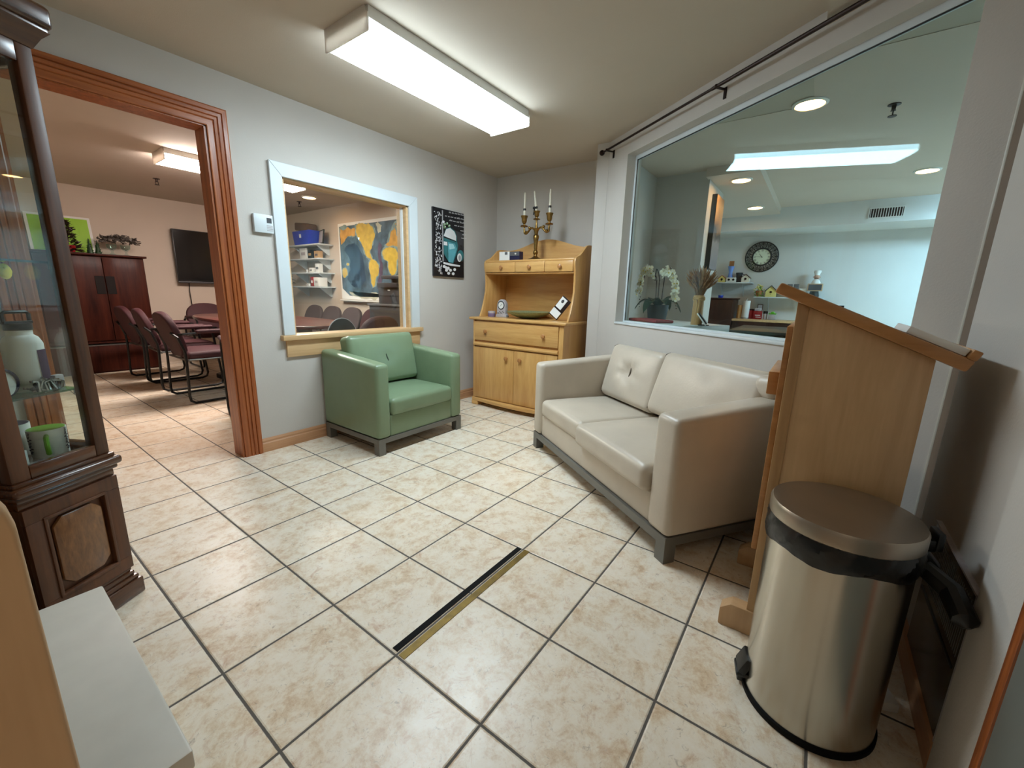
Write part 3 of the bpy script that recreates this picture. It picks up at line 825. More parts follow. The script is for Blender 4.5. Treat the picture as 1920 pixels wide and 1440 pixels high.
art(5, [(358, 690), (470, 715), (500, 800), (432, 1018), (362, 1004)])
art(4, [(368, 720), (440, 722), (470, 790), (380, 810)])
art(6, ell(560, 905, 56, 88)); art(2, ell(543, 935, 38, 68)); art(3, ell(548, 940, 22, 44))
art(2, [(280, 1008), (420, 1036), (555, 1058), (550, 1082), (400, 1068), (280, 1040)])
for c_ in ((322, 1098), (392, 1140), (462, 1128), (362, 1190), (436, 1195), (328, 1142), (292, 1082), (356, 1108)): art(2, ell(c_[0], c_[1], 24, 24, 9))
for c_ in ((286, 380), (306, 460), (340, 405), (375, 440), (300, 420)): art(7 if c_[0] != 286 else 2, ell(c_[0], c_[1], 20, 22, 8)); art(2, ell(c_[0]+8, c_[1]-8, 9, 9, 7))
art(0, [(548, 745), (562, 735), (570, 745), (580, 737), (590, 752), (570, 778)])
for (x0_, x1_, y_) in ((372, 620, 232), (300, 616, 285), (362, 616, 355), (432, 616, 432), (528, 620, 512), (556, 620, 575), (540, 624, 628)):
    x = x0_
    while x < x1_-8:
        wl = rng.uniform(26, 58); e = min(x+wl, x1_); n_ = max(2, int((e-x)/8))
        for j in range(n_):
            a = x+(e-x)*j/n_; hh = 22 if rng.random() < .3 else 13; yy = y_+(a-x0_)*.20
            art(2, [(a, yy+9), (a+4.5, yy+9), (a+8, yy+9-hh), (a+4, yy+9-hh)]); art(3, [(a+3, yy+9), (a+9, yy+7), (a+9, yy+10), (a+3, yy+12)])
        x = e+12
pmats = [flat('poster_black', (26, 26, 30), .35), flat('poster_charcoal', (58, 58, 62), .35, var=.25, scale=9), flat('poster_white', (214, 214, 214), .35), flat('poster_pale_grey', (150, 150, 152), .35), flat('poster_light_teal', (156, 204, 210), .35), flat('poster_mid_teal', (84, 156, 168), .35, var=.15, scale=14), flat('poster_deep_teal', (46, 112, 116), .35, var=.2, scale=14), flat('poster_moss', (112, 146, 104), .35)]
tag(po.done('poster', pmats, None, False), 'dark poster of an old teal car with white lettering on the wall', 'poster')
th = thing('thermostat', 'white wall thermostat between the doorway and the small window', 'thermostat', (1.254, YA, 1.458))
MB().box(-.056, .056, -.028, 0, -.054, .054, .004).done('housing', M['white'], th)
MB().box(.018, .046, -.0295, -.027, .006, .036).done('display', M['dgrey'], th, False)
vg = MB()
for k in range(4): vg.box(.016, .050, -.0292, -.027, -.012-.009*k, -.008-.009*k)
vg.done('vents', M['stone'], th, False)

# ------------------------------------------------------------------ lectern
le = thing('lectern', 'maple lectern with sloped top between the sofa and the steel bin', 'lectern', (1.40, .05, 0))
# local: x across (0..0.43), y = 0 front, negative towards the reader
LW = .43
for x in (0, LW-.02):
    p = MB().prism([(.0, .10), (.0, 1.067), (-.295, .939), (-.295, .10)], 'x', x, x+.02, .002).done('side_panel', M['lect'], le)
MB().prism([(.0, .062), (.0, 1.068), (-.028, 1.055), (-.028, .062)], 'x', -.006, LW+.006, .002).done('front_stile', M['lect_z'], le)
MB().box(.004, LW-.004, .0, .016, .30, 1.00, .002).done('front_panel', M['lect_o'], le)
MB().box(.06, LW-.06, .016, .046, .79, .86, .003).done('front_ledge', M['lect_o'], le)
for x in (-.012, LW-.038):
    MB().prism([(.075, 0), (-.285, 0), (-.285, .05), (-.03, .088), (.045, .088), (.075, .062)], 'x', x, x+.05, .004).done('foot', M['tan_wood'], le)
sl = math.degrees(math.atan2(.172, .395))
top = MB().box(-.028, LW+.028, -.375, .062, 0, .030, .006, xf=Matrix.Translation((0, -.0, 1.068)) @ Matrix.Rotation(math.radians(sl), 4, 'X')).done('top_board', M['lect_o'], le)
MB().box(-.028, LW+.028, -.375, -.357, .028, .052, .004, xf=Matrix.Translation((0, -.0, 1.068)) @ Matrix.Rotation(math.radians(sl), 4, 'X')).done('book_stop', M['lect_o'], le)
MB().box(.02, LW-.02, -.28, -.02, .46, .478).done('shelf', M['lect'], le)
bk = tag(MB().box(-.015, .19, -.355, -.235, .0305, .048, .002).done('notebook', M['paper']), 'white booklet lying on the low edge of the lectern top', 'booklet')
bk.matrix_world = Matrix.Translation((1.40, .05, 1.068)) @ Matrix.Rotation(math.radians(sl), 4, 'X')

# ------------------------------------------------------------------ pedal bin
bn = thing('pedal_bin', 'brushed steel pedal bin with black liner in front of the lectern', 'bin', (1.23, -.12, 0))
MB().lathe([(.147, .016), (.1465, .02), (.1465, .520), (.140, .522)], (0, 0, 0), 64).done('body', M['steel'], bn)
MB().lathe([(.150, 0), (.152, .004), (.152, .017), (.147, .020), (0, .020)], (0, 0, 0), 64).done('base_ring', M['rubber'], bn)
MB().lathe([(.150, .540), (.1525, .543), (.1525, .572), (.1485, .579), (.10, .585), (.0, .588)], (0, 0, 0), 64).done('lid', M['steel_lid'], bn)
# liner folded over the rim
lb = bmesh.new(); rows = []
for i in range(7):
    row = []
    for j in range(96):
        a = 2*PI*j/96
        z = .545-.075*i/6-(.014*math.sin(a*1+1.2)+.006*math.sin(a*5+i))*(i/6)
        r = .1485+.006*math.sin(PI*i/6)+.0022*math.sin(a*17+i*1.3)+.0018*math.sin(a*29+i*2.1)
        if i == 6: r = .1478+.001*math.sin(a*23)
        row.append(lb.verts.new((r*math.cos(a), r*math.sin(a), z)))
    rows.append(row)
for i in range(6):
    for j in range(96): lb.faces.new((rows[i][j], rows[i][(j+1) % 96], rows[i+1][(j+1) % 96], rows[i+1][j]))
bmesh.ops.recalc_face_normals(lb, faces=lb.faces[:])
mb = MB(); mb._merge(lb)
a0 = math.radians(-72)
mb.tube([(.148*math.cos(a0), .148*math.sin(a0), .50), (.165*math.cos(a0), .165*math.sin(a0), .49), (.185*math.cos(a0), .19*math.sin(a0), .465)], [.035, .022, .018], 10)
mb.tube([(.16*math.cos(a0-.2), .16*math.sin(a0-.2), .478), (.12*math.cos(a0)-.055, .215*math.sin(a0), .455), (.10*math.cos(a0)-.12, .225*math.sin(a0), .437), (-.10, -.218, .43)], [.020, .024, .022, .004], 10)
mb.done('liner_bag', M['bag'], bn)
pa = math.radians(104)
pm = Matrix.Rotation(pa, 4, 'Z')
MB().box(.135, .172, -.028, .028, .035, .048, .004, xf=pm).box(.15, .172, -.03, .03, .046, .098, .006, xf=pm @ rotm('Y', -22, (.16, 0, .046))).box(.140, .165, -.012, .012, .008, .04, .003, xf=pm).done('pedal', M['black'], bn)
MB().box(.172, .186, -.022, .022, .52, .566, .005, xf=Matrix.Rotation(math.radians(-76), 4, 'Z')).box(.145, .176, -.018, .018, .515, .545, .004, xf=Matrix.Rotation(math.radians(-76), 4, 'Z')).done('lid_hinge', M['black'], bn)

# vent plate on the right-hand wall, adapter on the floor behind the bin
vp = thing('return_air_cover', 'glossy dark metal return air cover low on the wall behind the bin', 'vent cover', (1.40, -.37, .265))
MB().box(-.19, .19, 0, .010, -.19, .20, .002).done('plate', flat('dark_satin_metal', (96, 92, 84), .25, .6, var=.1), vp)
MB().box(-.17, .175, .0102, .0125, -.003, .003).done('slot', M['black'], vp, False)
sl_ = MB()
for k in range(30): sl_.box(-.172+k*.0118, -.1705+k*.0118, .010, .0112, .03, .18)
sl_.done('louvres', M['screw'], vp, False)
MB().box(-.195, .195, .0, .012, .198, .203).box(-.196, -.190, 0, .012, -.19, .203).done('edge_trim', M['stone'], vp, False)
ad = thing('power_adapter', 'white power adapter with black cord on the floor behind the bin', 'adapter', (1.36, -.295, 0), math.radians(20))
MB().box(-.03, .03, -.022, .022, 0, .028, .004).done('housing', M['paper'], ad)
MB().tube([(.03, 0, .014), (.06, .0, .02), (.075, -.01, .06), (.07, -.02, .12), (.06, -.028, .17)], .004, 8).done('cord', M['black'], ad)

# ------------------------------------------------------------------ strips taped along the grout
tag(MB().box(.655, 1.312, .8825, .9045, 0, .0018).done('black_floor_strip', M['rubber']), 'black rubber strip stuck to the floor tiles beside the brass strip', 'floor strip')
tag(MB().box(.650, 1.318, .8440, .8690, 0, .0018).done('brass_floor_strip', M['brass_strip']), 'worn brass strip stuck to the floor tiles beside the black strip', 'floor strip')

# ------------------------------------------------------------------ china cabinet at the left
ca = thing('display_cabinet', 'dark walnut glass display cabinet at the left beside the doorway', 'cabinet', (.277, 1.806, 0), math.radians(30))
CW, CD, CH = .275, .74, 1.775
MB().box(-CW+.012, -.012, .03, CD-.03, .09, .462).done('base_cabinet', M['walnut'], ca, False)
plp = [(0.0, 0), (0.0, .058), (.006, .066), (.010, .066), (.012, .080), (.020, .086), (.024, .098), (.034, .104), (.034, 0)]
MB().box(-CW, 0, 0, CD, 0, .060, .006).box(-CW+.007, -.007, .007, CD-.007, .060, .076, .005).box(-CW+.014, -.014, .014, CD-.014, .076, .092, .005).box(-CW+.02, -.02, .02, CD-.02, .09, .104, .005).done('plinth', M['walnut_h'], ca)
MB().box(-CW+.010, -.010, .024, CD-.02, .448, .474, .006).box(-CW+.004, -.004, .012, CD-.01, .474, .490, .006).box(-CW-.004, .004, -.002, CD+.004, .490, .518, .010, 3).box(-CW+.006, -.006, .014, CD-.01, .516, .530, .004).done('waist_moulding', M['walnut_h'], ca)
pa_ = MB().box(-CW+.012, -.012, .016, .031, .105, .150, .002).box(-CW+.012, -.012, .016, .031, .405, .450, .002).box(-CW+.012, -CW+.058, .016, .031, .150, .405, .002).box(-.058, -.012, .016, .031, .150, .405, .002)
pa_.prism([(-.062, .150), (-.052, .150), (-.052, .405), (-.062, .405)], 'y', .012, .03, .003).prism([(-CW+.052, .150), (-CW+.062, .150), (-CW+.062, .405), (-CW+.052, .405)], 'y', .012, .03, .003).prism([(-CW+.052, .142), (-.052, .142), (-.052, .154), (-CW+.052, .154)], 'y', .012, .03, .004).prism([(-CW+.052, .400), (-.052, .400), (-.052, .410), (-CW+.052, .410)], 'y', .012, .03, .003)
pa_.done('panel_frame', M['walnut'], ca)
x0, x1, z0, z1, cc = -CW+.072, -.070, .166, .392, .026
oc = [(x0+cc, z0), (x1-cc, z0), (x1, z0+cc), (x1, z1-cc), (x1-cc, z1), (x0+cc, z1), (x0, z1-cc), (x0, z0+cc)]
pn = MB().prism(oc, 'y', .018, .031, .005).done('raised_panel', M['burl'], ca)
# glazed upper part
fz0, fz1 = .530, 1.690
for nm, (a, b, c_, d_) in dict(front_right=(-.052, -.014, .022, .058), front_left=(-CW+.010, -CW+.054, .022, .058), rear_right=(-.044, -.014, CD-.058, CD-.022), rear_left=(-CW+.010, -CW+.04, CD-.058, CD-.022)).items():
    MB().box(a, b, c_, d_, fz0, fz1, .004).done('stile', M['walnut'], ca)
for za, zb in ((fz0, fz0+.038), (fz1-.05, fz1)):
    MB().box(-CW+.054, -.052, .022, .046, za, zb, .003).done('side_rail', M['walnut_h'], ca)
    MB().box(-CW+.054, -.052, CD-.046, CD-.022, za, zb, .003).done('side_rail', M['walnut_h'], ca)
    MB().box(-.036, -.014, .058, CD-.058, za, zb, .003).done('door_rail', M['walnut_h'], ca)
MB().box(-CW+.050, -.050, .032, .036, fz0+.034, fz1-.046).done('side_pane', M['glass'], ca, False)
MB().box(-.027, -.023, .05, CD-.05, fz0+.034, fz1-.046).done('front_pane', M['glass'], ca, False)
MB().box(-CW+.010, -CW+.018, .058, CD-.058, fz0, fz1).done('back_board', M['walnut'], ca, False)
MB().box(-CW+.018, -.02, .05, CD-.05, fz0-.004, fz0+.016).done('deck', M['walnut_h'], ca, False)
for z in (.752, 1.131):
    MB().box(-CW+.020, -.032, .062, CD-.062, z-.006, z).done('glass_shelf', M['shelf_glass'], ca, False)
    MB().box(-.036, -.028, .066, .082, z-.022, z-.006).done('shelf_clip', M['silver'], ca, False)
MB().box(-CW-.026, .022, -.018, CD+.018, 1.742, 1.798, .013, 3).box(-CW-.016, .012, -.008, CD+.008, 1.730, 1.746, .004).done('cornice', M['walnut_h'], ca)
tb_ = bmesh.new()
r0 = [tb_.verts.new(p) for p in ((-CW+.008, .020, 1.688), (-.012, .020, 1.688), (-.012, CD-.020, 1.688), (-CW+.008, CD-.020, 1.688))]
r1 = [tb_.verts.new(p) for p in ((-CW-.006, .004, 1.716), (.000, .004, 1.716), (.000, CD-.004, 1.716), (-CW-.006, CD-.004, 1.716))]
r2 = [tb_.verts.new(p) for p in ((-CW-.018, -.010, 1.734), (.014, -.010, 1.734), (.014, CD+.010, 1.734), (-CW-.018, CD+.010, 1.734))]
for ra, rb_ in ((r0, r1), (r1, r2)):
    for i in range(4): tb_.faces.new((ra[i], ra[(i+1) % 4], rb_[(i+1) % 4], rb_[i]))
tb_.faces.new(r0[::-1]); tb_.faces.new(r2)
bmesh.ops.recalc_face_normals(tb_, faces=tb_.faces[:])
mb = MB(); mb._merge(tb_); mb.done('cove_moulding', M['walnut_h'], ca)
# things inside it; cl() turns cabinet coordinates into world ones
def cl(x, y, z): 
    c_, s_ = math.cos(math.radians(30)), math.sin(math.radians(30))
    return (.277+x*c_-y*s_, 1.806+x*s_+y*c_, z)
wb = thing('water_bottle', 'white steel water bottle with black loop lid on the middle glass shelf', 'bottle', cl(-.094, .145, .753), math.radians(30))
MB().lathe([(.0, 0), (.040, 0), (.043, .004), (.043, .140), (.036, .158), (.027, .166), (.027, .182), (0, .182)], (0, 0, 0), 32).done('body', M['paper'], wb)
wp = bmesh.new()
vs_ = [[wp.verts.new((.0442*math.cos(a), .0442*math.sin(a), z)) for a in [math.radians(-88+12*i) for i in range(7)]] for z in (.02, .122)]
for i in range(6): wp.faces.new((vs_[0][i], vs_[0][i+1], vs_[1][i+1], vs_[1][i]))
bmesh.ops.solidify(wp, geom=wp.faces[:], thickness=.001)
mb = MB(); mb._merge(wp); mb.done('purple_label', M['purple'], wb)
MB().lathe([(.0, .180), (.0295, .180), (.0295, .200), (0, .202)], (0, 0, 0), 28).tube([(-.030, 0, .198), (-.031, 0, .226), (-.024, 0, .232), (.024, 0, .232), (.031, 0, .226), (.030, 0, .198)], .005, 8).box(-.034, .034, -.008, .008, .198, .206, .002).done('loop_lid', M['black'], wb)
sb = thing('striped_carton', 'white carton with red bands behind the white water bottle', 'carton', cl(-.175, .22, .753), math.radians(28))
MB().box(-.04, .04, -.03, .03, 0, .21, .002).done('carton', M['paper'], sb, False)
MB().box(-.041, .041, -.031, .031, .135, .152).box(-.041, .041, -.031, .031, .065, .095).box(-.041, .041, -.031, .031, .022, .036).done('red_bands', M['red'], sb, False)
yb = thing('yellow_packet', 'yellow packet on the middle glass shelf left of the bottle', 'packet', cl(-.215, .13, .753), math.radians(24))
MB().box(-.022, .022, -.012, .012, 0, .24, .003).done('packet', M['yellow2'], yb, False)
MB().box(-.023, .023, -.013, .013, .03, .10).done('packet_label', M['paper'], yb, False)
nc = thing('round_tin', 'white round tin with dark rim on the middle shelf', 'tin', cl(-.200, .10, .753), math.radians(30))
MB().lathe([(0, 0), (.040, 0), (.040, .012), (0, .012)], (0, 0, .042), 28, Matrix.Translation((0, .0, .0)) @ rotm('X', 84, (0, 0, .042))).done('tin', M['paper'], nc)
MB().tube([(.040*math.cos(2*PI*i/28), -.012, .042+.040*math.sin(2*PI*i/28)) for i in range(28)], .004, 6, True).done('rim', M['navy'], nc)
tn = MB(); rg = random.Random(5)
for k in range(26):
    x, y, z = rg.uniform(-.045, .035), rg.uniform(-.014, .014), rg.uniform(.006, .034)
    tn.tube([(x, y, .004), (x+rg.uniform(-.012, .012), y+rg.uniform(-.006, .006), z), (x+rg.uniform(-.02, .02), y, z+rg.uniform(-.006, .010))], .0035, 5)
tn.m(1)
for k in range(12): tn.ball((rg.uniform(-.045, .03), rg.uniform(-.012, .004), rg.uniform(.008, .034)), .006, (1, .6, 1), 1)
t_ = tag(tn.done('foil_garland', [M['silver'], M['dgrey']]), 'crumpled silver foil trimming in front of the water bottle', 'trimming'); put(t_, cl(-.095, .085, .753), math.radians(30))
cr_ = thing('crystal_block', 'small clear crystal block on the shelf edge by the stile', 'crystal', cl(-.052, .11, .753), math.radians(40))
MB().box(-.014, .014, -.010, .010, 0, .040, .004).done('block', M['stone'], cr_)
og = tag(MB().ball((0, 0, .0), .017, (1, .4, 1.35)).ball((-.004, -.008, .010), .003).done('yellow_ornament', M['yellow2']), 'small yellow ornament hanging under the upper glass shelf', 'ornament')
put(og, cl(-.058, .20, 1.100), math.radians(30))
def mug(label, loc, rz, outer, inner, hz=.105):
    t = thing('mug', label, 'mug', loc, rz, 'mugs in the display cabinet')
    MB().lathe([(0, 0), (.038, 0), (.041, .004), (.043, hz), (.0405, hz), (.039, .012), (0, .012)], (0, 0, 0), 32).done('cup', outer, t)
    MB().lathe([(.0408, hz+.0006), (.0398, hz-.001), (.0382, .014), (0, .014)], (0, 0, 0), 32).done('lining', inner, t)
    MB().tube([(.040, 0, hz*.82), (.062, 0, hz*.80), (.069, 0, hz*.55), (.062, 0, hz*.25), (.040, 0, hz*.2)], .006, 8).done('handle', inner, t)
    return t
mg = mug('white mug with apple green lining at the bottom of the cabinet', cl(-.096, .125, .546), math.radians(-98), M['paper'], M['lgreen'], .088)
tx = MB()
for side_ in (-1.0, 1.15):
    for k in range(14):
        a = side_+.10*(k % 2); z = .018+.0048*k
        tx.box(.0423+.00035*(z/.09)*4, .0437, -.004, .004, z, z+.003, xf=Matrix.Rotation(a-.05*(k % 3), 4, 'Z'))
tx.done('print', M['navy'], mg, False)
mug('white mug with navy lining behind the green-lined mug', cl(-.118, .222, .546), math.radians(120), M['paper'], M['navy'], .100)
pc = thing('printed_booklet', 'printed paper booklet propped on the cabinet deck behind the mugs', 'booklet', cl(-.185, .285, .548), math.radians(30))
MB().box(-.04, .04, -.004, .004, 0, .165, .001, xf=rotm('X', -8)).done('cover', M['paper'], pc, False)
im = MB()
for k in range(9): im.box(-.034, .034-.02*(k % 3 == 2), -.0055, -.004, .02+.014*k, .024+.014*k, xf=rotm('X', -8))
im.done('print', M['greyp'], pc, False)
bx_ = tag(MB().box(-.025, .025, -.02, .02, 0, .05, .002).done('white_carton', M['paper']), 'small white carton left of the mugs on the cabinet deck', 'carton'); put(bx_, cl(-.205, .10, .546), math.radians(40))

# low white bench, tan panel and bag at the lower left
wbx = thing('low_white_bench', 'low off-white laminate bench in front of the dark display cabinet', 'bench', (.126, .70, 0))
MB().box(-.60, 0, 0, .618, .315, .35, .004).done('top', M['offwhite'], wbx)
MB().box(-.59, -.004, .010, .03, 0, .315).done('front_panel', M['tan_wood'], wbx, False)
MB().box(-.59, -.008, .585, .612, 0, .315).box(-.59, -.565, .03, .585, 0, .315).box(-.03, -.006, .03, .585, 0, .315).done('carcass', M['offwhite'], wbx, False)
tp = thing('wooden_desk', 'tan wooden desk end panel at the left edge, in front of the white bench', 'desk', (0, .50, 0))
MB().prism([(.012, 0), (.008, .872), (.0055, .888), (.001, .900), (-.02, .918), (-.05, .922), (-.75, .922), (-.75, 0)], 'y', 0, .026, .004, 3).done('end_panel', M['tan_wood'], tp)
MB().box(-.75, -.04, .026, .16, .86, .885, .003).done('desk_top', M['tan_wood'], tp)
MB().prism([(.0, 0), (-.02, .85), (-.75, .85), (-.75, 0)], 'y', .135, .16, .004).done('rear_panel', M['tan_wood'], tp)
tb = thing('tote_bag', 'black tote bag with lavender print standing left of the display cabinet', 'bag', cl(-.375, .10, 0), math.radians(30))
MB().cushion(0, 0, .23, .075, .12, .23, .05, .01).done('bag_body', M['black'], tb)
pr_ = MB()
for k in range(9): pr_.ball((-.05+.05*((k*7) % 3), -.118, .06+.045*k), .018, (1, .25, 1.1), 1)
pr_.done('print', M['lav'], tb)
MB().tube([(-.04, 0, .44), (-.045, 0, .54), (0, 0, .57), (.045, 0, .54), (.04, 0, .44)], .007, 6).done('strap', M['black'], tb)
# ------------------------------------------------------------------ meeting room: table, chairs, cabinet, screen
def superpts(hx, hy, n=48, e=3.2):
    out = []
    for k in range(n):
        a = 2*PI*k/n
        c_, s_ = math.cos(a), math.sin(a)
        out.append((hx*math.copysign(abs(c_)**(2/e), c_), hy*math.copysign(abs(s_)**(2/e), s_)))
    return out
mt = thing('meeting_table', 'long dark red wood meeting table with rounded ends', 'table', (2.17, 5.05, 0))
MB().prism(superpts(.50, 1.28, 56, 3.0), 'z', .700, .735, .010).done('tabletop', wood('table_mahogany', (74, 34, 32), (104, 54, 46), 'y', 6, 14, .28, .4), mt)
for yy in (-.62, .62):
    MB().box(-.16, .16, yy-.05, yy+.05, .06, .70).box(-.34, .34, yy-.07, yy+.07, 0, .06, .012).done('pedestal', M['black'], mt, False)
def chair(name, up, label, loc, rz, group, arms=True):
    t = thing(name, label, 'chair', loc, rz, group)
    W_ = .268 if arms else .225
    # faces local +x
    MB().cushion(.0, 0, .445, .24, W_-.023, .032, .028, .016).done('seat', up, t)
    sh = []
    for k in range(40):
        a = 2*PI*k/40
        c_, s_ = math.cos(a), math.sin(a)
        wdt = (.235 if arms else .222)*(1-.16*max(0, -s_)) ; e = 2/2.6
        sh.append((wdt*math.copysign(abs(c_)**e, c_), .21+.215*math.copysign(abs(s_)**e, s_)))
    tilt = Matrix.Translation((-.215, 0, .435)) @ Matrix.Rotation(math.radians(-17), 4, 'Y')
    MB().prism(sh, 'x', -.035, .022, .016, 3, xf=tilt).done('backrest', up, t)
    for sy in (-1, 1):
        y = sy*W_
        p = [(-.335, sy*.21, .66), (-.30, y*.96, .62), (-.265, y, .50), (-.262, y, .40), (-.275, y, .08), (-.268, y, .035), (-.235, y, .013), (.20, y, .013), (.245, y, .03), (.258, y, .07), (.215, y, .56), (.205, y, .625), (.17, y, .652), (.12, y, .655)]
        if not arms: p = p[:10]+[(.235, y, .40), (.20, y, .425), (-.2, y, .425)]
        MB().tube(p, .0115, 8).done('sled_frame', M['tube_b'], t)
        if not arms: continue
        MB().cushion(-.01, y, .667, .155, .026, .016, .015, .003).done('armrest', up, t)
        MB().tube([(-.15, y, .655), (-.26, y*.97, .648), (-.31, sy*.20, .64)], .0105, 8).done('arm_tube', M['tube_b'], t)
    MB().tube([(-.24, -W_, .405), (-.24, W_, .405)], .010, 8).tube([(.16, -W_, .405), (.16, W_, .405)], .010, 8).tube([(-.24, -.235, .408), (.16, -.235, .408)], .009, 8).tube([(-.24, .235, .408), (.16, .235, .408)], .009, 8).done('seat_rail', M['screw'], t)
    return t
cg = 'meeting chairs along the doorway side of the table'
c0 = chair('meeting_chair', M['maroon'], 'maroon meeting chair nearest the doorway on the near side of the table', (1.50, 4.82, 0), 0, cg)
dup(c0, 'maroon meeting chair in the middle of the row by the doorway', (1.50, 5.55, 0), math.radians(-3))
dup(c0, 'maroon meeting chair farthest in the row, before the tall cabinet', (1.50, 6.23, 0), math.radians(3))
dup(c0, 'maroon meeting chair at the far end of the table under the screen', (2.22, 6.75, 0), -PI/2, 'meeting chairs at the table ends')
dup(c0, 'maroon chair back seen at the lower left of the small window', (1.545, 3.73, 0), math.radians(75), 'meeting chairs at the table ends')
dup(c0, 'maroon chair back seen at the bottom middle of the small window', (2.38, 3.62, 0), math.radians(97), 'meeting chairs at the table ends')
g0 = chair('meeting_chair', M['greyup'], 'charcoal meeting chair nearest the shelves on the far side of the table', (3.04, 6.19, 0), PI, 'charcoal chairs on the far side of the table', False)
dup(g0, 'second charcoal meeting chair from the shelves on the far side of the table', (3.04, 5.70, 0), PI)
dup(g0, 'third charcoal meeting chair from the shelves, before the world map', (3.04, 5.205, 0), PI)
chair('meeting_chair', M['maroon'], 'maroon armless meeting chair beside the dark printer stand, far side of the table', (3.02, 4.70, 0), PI, 'chairs on the far side of the table', False)
rb = thing('round_stool', 'dark round-backed seat with pale rim just inside the small window', 'stool', (1.99, 3.12, 0))
MB().lathe([(.11, 0), (.115, .01), (.03, .03), (.022, .05), (.022, .44), (.11, .45), (.125, .47), (.12, .49), (0, .49)], (0, 0, 0), 28).done('stool_base', M['black'], rb)
arc = [(.135*math.cos(a), .13, .68+.155*math.sin(a)) for a in [2*PI*k/36 for k in range(36)]]
MB().prism([(p[0], p[2]) for p in arc], 'y', .12, .138, .004).box(-.03, .03, .10, .13, .46, .56).done('round_back', M['black'], rb)
MB().tube([(p[0]*1.02, .129, .68+(p[2]-.68)*1.02) for p in arc], .0035, 6, True).done('rim', M['stone'], rb)

mc = thing('meeting_cabinet', 'tall red mahogany two-door cabinet against the far meeting room wall', 'cabinet', (.66, 7.02, 0))
MB().box(0, .955, .01, .42, .36, 1.40).done('carcass', M['cherry'], mc, False)
for a, b in ((.012, .560), (.566, .945)):
    dd = MB().box(a, b, -.008, .012, .395, 1.385, .003).done('door', M['cherry'], mc)
    hx = (.475, .556) if a < .1 else (.570, .650)
    MB().box(hx[0], hx[1], -.014, -.008, .955, 1.165).done('latch_plate', M['latch'], dd, False)
MB().box(-.02, .985, -.03, .43, 1.40, 1.425, .006).done('top', M['cherry'], mc)
MB().box(-.02, .96, -.03, .42, .02, .345, .004).box(-.02, .96, .0, .40, 0, .03).done('plinth_drawer', M['cherry'], mc)
MB().box(-.022, .962, -.034, .42, .335, .348).done('waist_strip', M['screw'], mc, False)
CT = 1.425
lp = thing('lime_picture', 'lime green picture with white border leaning on the tall cabinet', 'picture', (.98, 7.36, CT))
MB().box(-.27, .27, 0, .02, 0, .44, xf=rotm('X', -9)).done('border', M['paper'], lp, False)
MB().box(-.245, .245, -.003, .0, .02, .415, xf=rotm('X', -9)).done('print', M['lime'], lp, False)
def tree(mb, h, r, n, seed, leaf=.035):
    g = random.Random(seed)
    for k in range(n):
        z = h*(g.random()**1.3)*.95+.04*h
        rr = r*(1-z/h)**.7*math.sqrt(g.uniform(.15, 1)); a = g.uniform(0, 2*PI)
        c_ = Vector((rr*math.cos(a), rr*math.sin(a), z)); d_ = Vector((math.cos(a), math.sin(a), g.uniform(-.6, .9))).normalized()*leaf*g.uniform(.6, 1.3)
        s_ = d_.cross(Vector((g.uniform(-1, 1), g.uniform(-1, 1), 1))).normalized()*leaf*.35
        mb.poly([c_-d_*.4, c_+s_, c_+d_, c_-s_])
    return mb
ct = thing('tabletop_tree', 'dark leafy tabletop tree with red pot on the tall cabinet', 'plant', (.985, 7.165, CT))
tree(MB(), .37, .125, 420, 3, .04).done('foliage', M['leaf2'], ct, False)
MB().tube([(0, 0, .05), (.01, 0, .2), (0, 0, .33)], .008, 6).done('trunk', M['bronze'], ct)
MB().lathe([(0, 0), (.05, 0), (.065, .07), (.06, .08), (0, .075)], (0, 0, 0), 20).done('pot', M['red'], ct)
og_ = MB(); g_ = random.Random(4)
for k in range(16):
    a = g_.uniform(PI, 2*PI); z = g_.uniform(.08, .3); rr = .15*(1-z/.42)
    og_.ball((rr*math.cos(a), rr*math.sin(a), z), .008, sub=1)
og_.done('baubles', M['silver'], ct)
for k, (x, h, lab) in enumerate(((1.165, .17, 'small dark green cone tree left of its twin on the tall cabinet'), (1.235, .16, 'small dark green cone tree right of its twin on the tall cabinet'))):
    q = tag(tree(MB().lathe([(.03, .0), (.018, h*.5), (0, h*.95)], (0, 0, 0), 12), h, .032, 120, 20+k, .016).done('cone_tree', M['leaf'], None, False), lab, 'plant', 'small cone trees on the cabinet'); put(q, (x, 7.17, CT))
dw = thing('silver_centrepiece', 'silver grey leaf centrepiece with glass holders on the tall cabinet', 'centrepiece', (1.45, 7.18, CT))
fb = MB(); g_ = random.Random(9)
for k in range(330):
    a = g_.uniform(0, 2*PI); rr = math.sqrt(g_.random()); c_ = Vector((.20*rr*math.cos(a), .09*rr*math.sin(a), .175+.085*(1-rr)*g_.uniform(.3, 1)+g_.uniform(-.03, .03)))
    d_ = Vector((g_.uniform(-1, 1), g_.uniform(-1, 1), g_.uniform(-.5, .8))).normalized()*.034; s_ = d_.cross(Vector((g_.uniform(-1, 1), .3, 1))).normalized()*.014
    fb.poly([c_-d_*.5, c_+s_, c_+d_, c_-s_])
fb.done('leaves', M['leaf_s'], dw, False)
for x in (-.09, .04):
    MB().lathe([(.0, 0), (.035, .0), (.03, .01), (.012, .025), (.012, .05), (.045, .085), (.05, .13), (.047, .13), (.04, .088), (0, .06)], (x, -.02, 0), 20).done('glass_holder', M['glass_g'], dw)
MB().box(-.13, .20, -.03, .03, 0, .006).done('tray', M['silver'], dw, False)
tv = thing('television', 'black flat television mounted on the far meeting room wall', 'television', (2.46, 7.37, 1.49))
MB().box(-.42, .42, -.02, .03, -.355, .355, .006).done('housing', M['black'], tv)
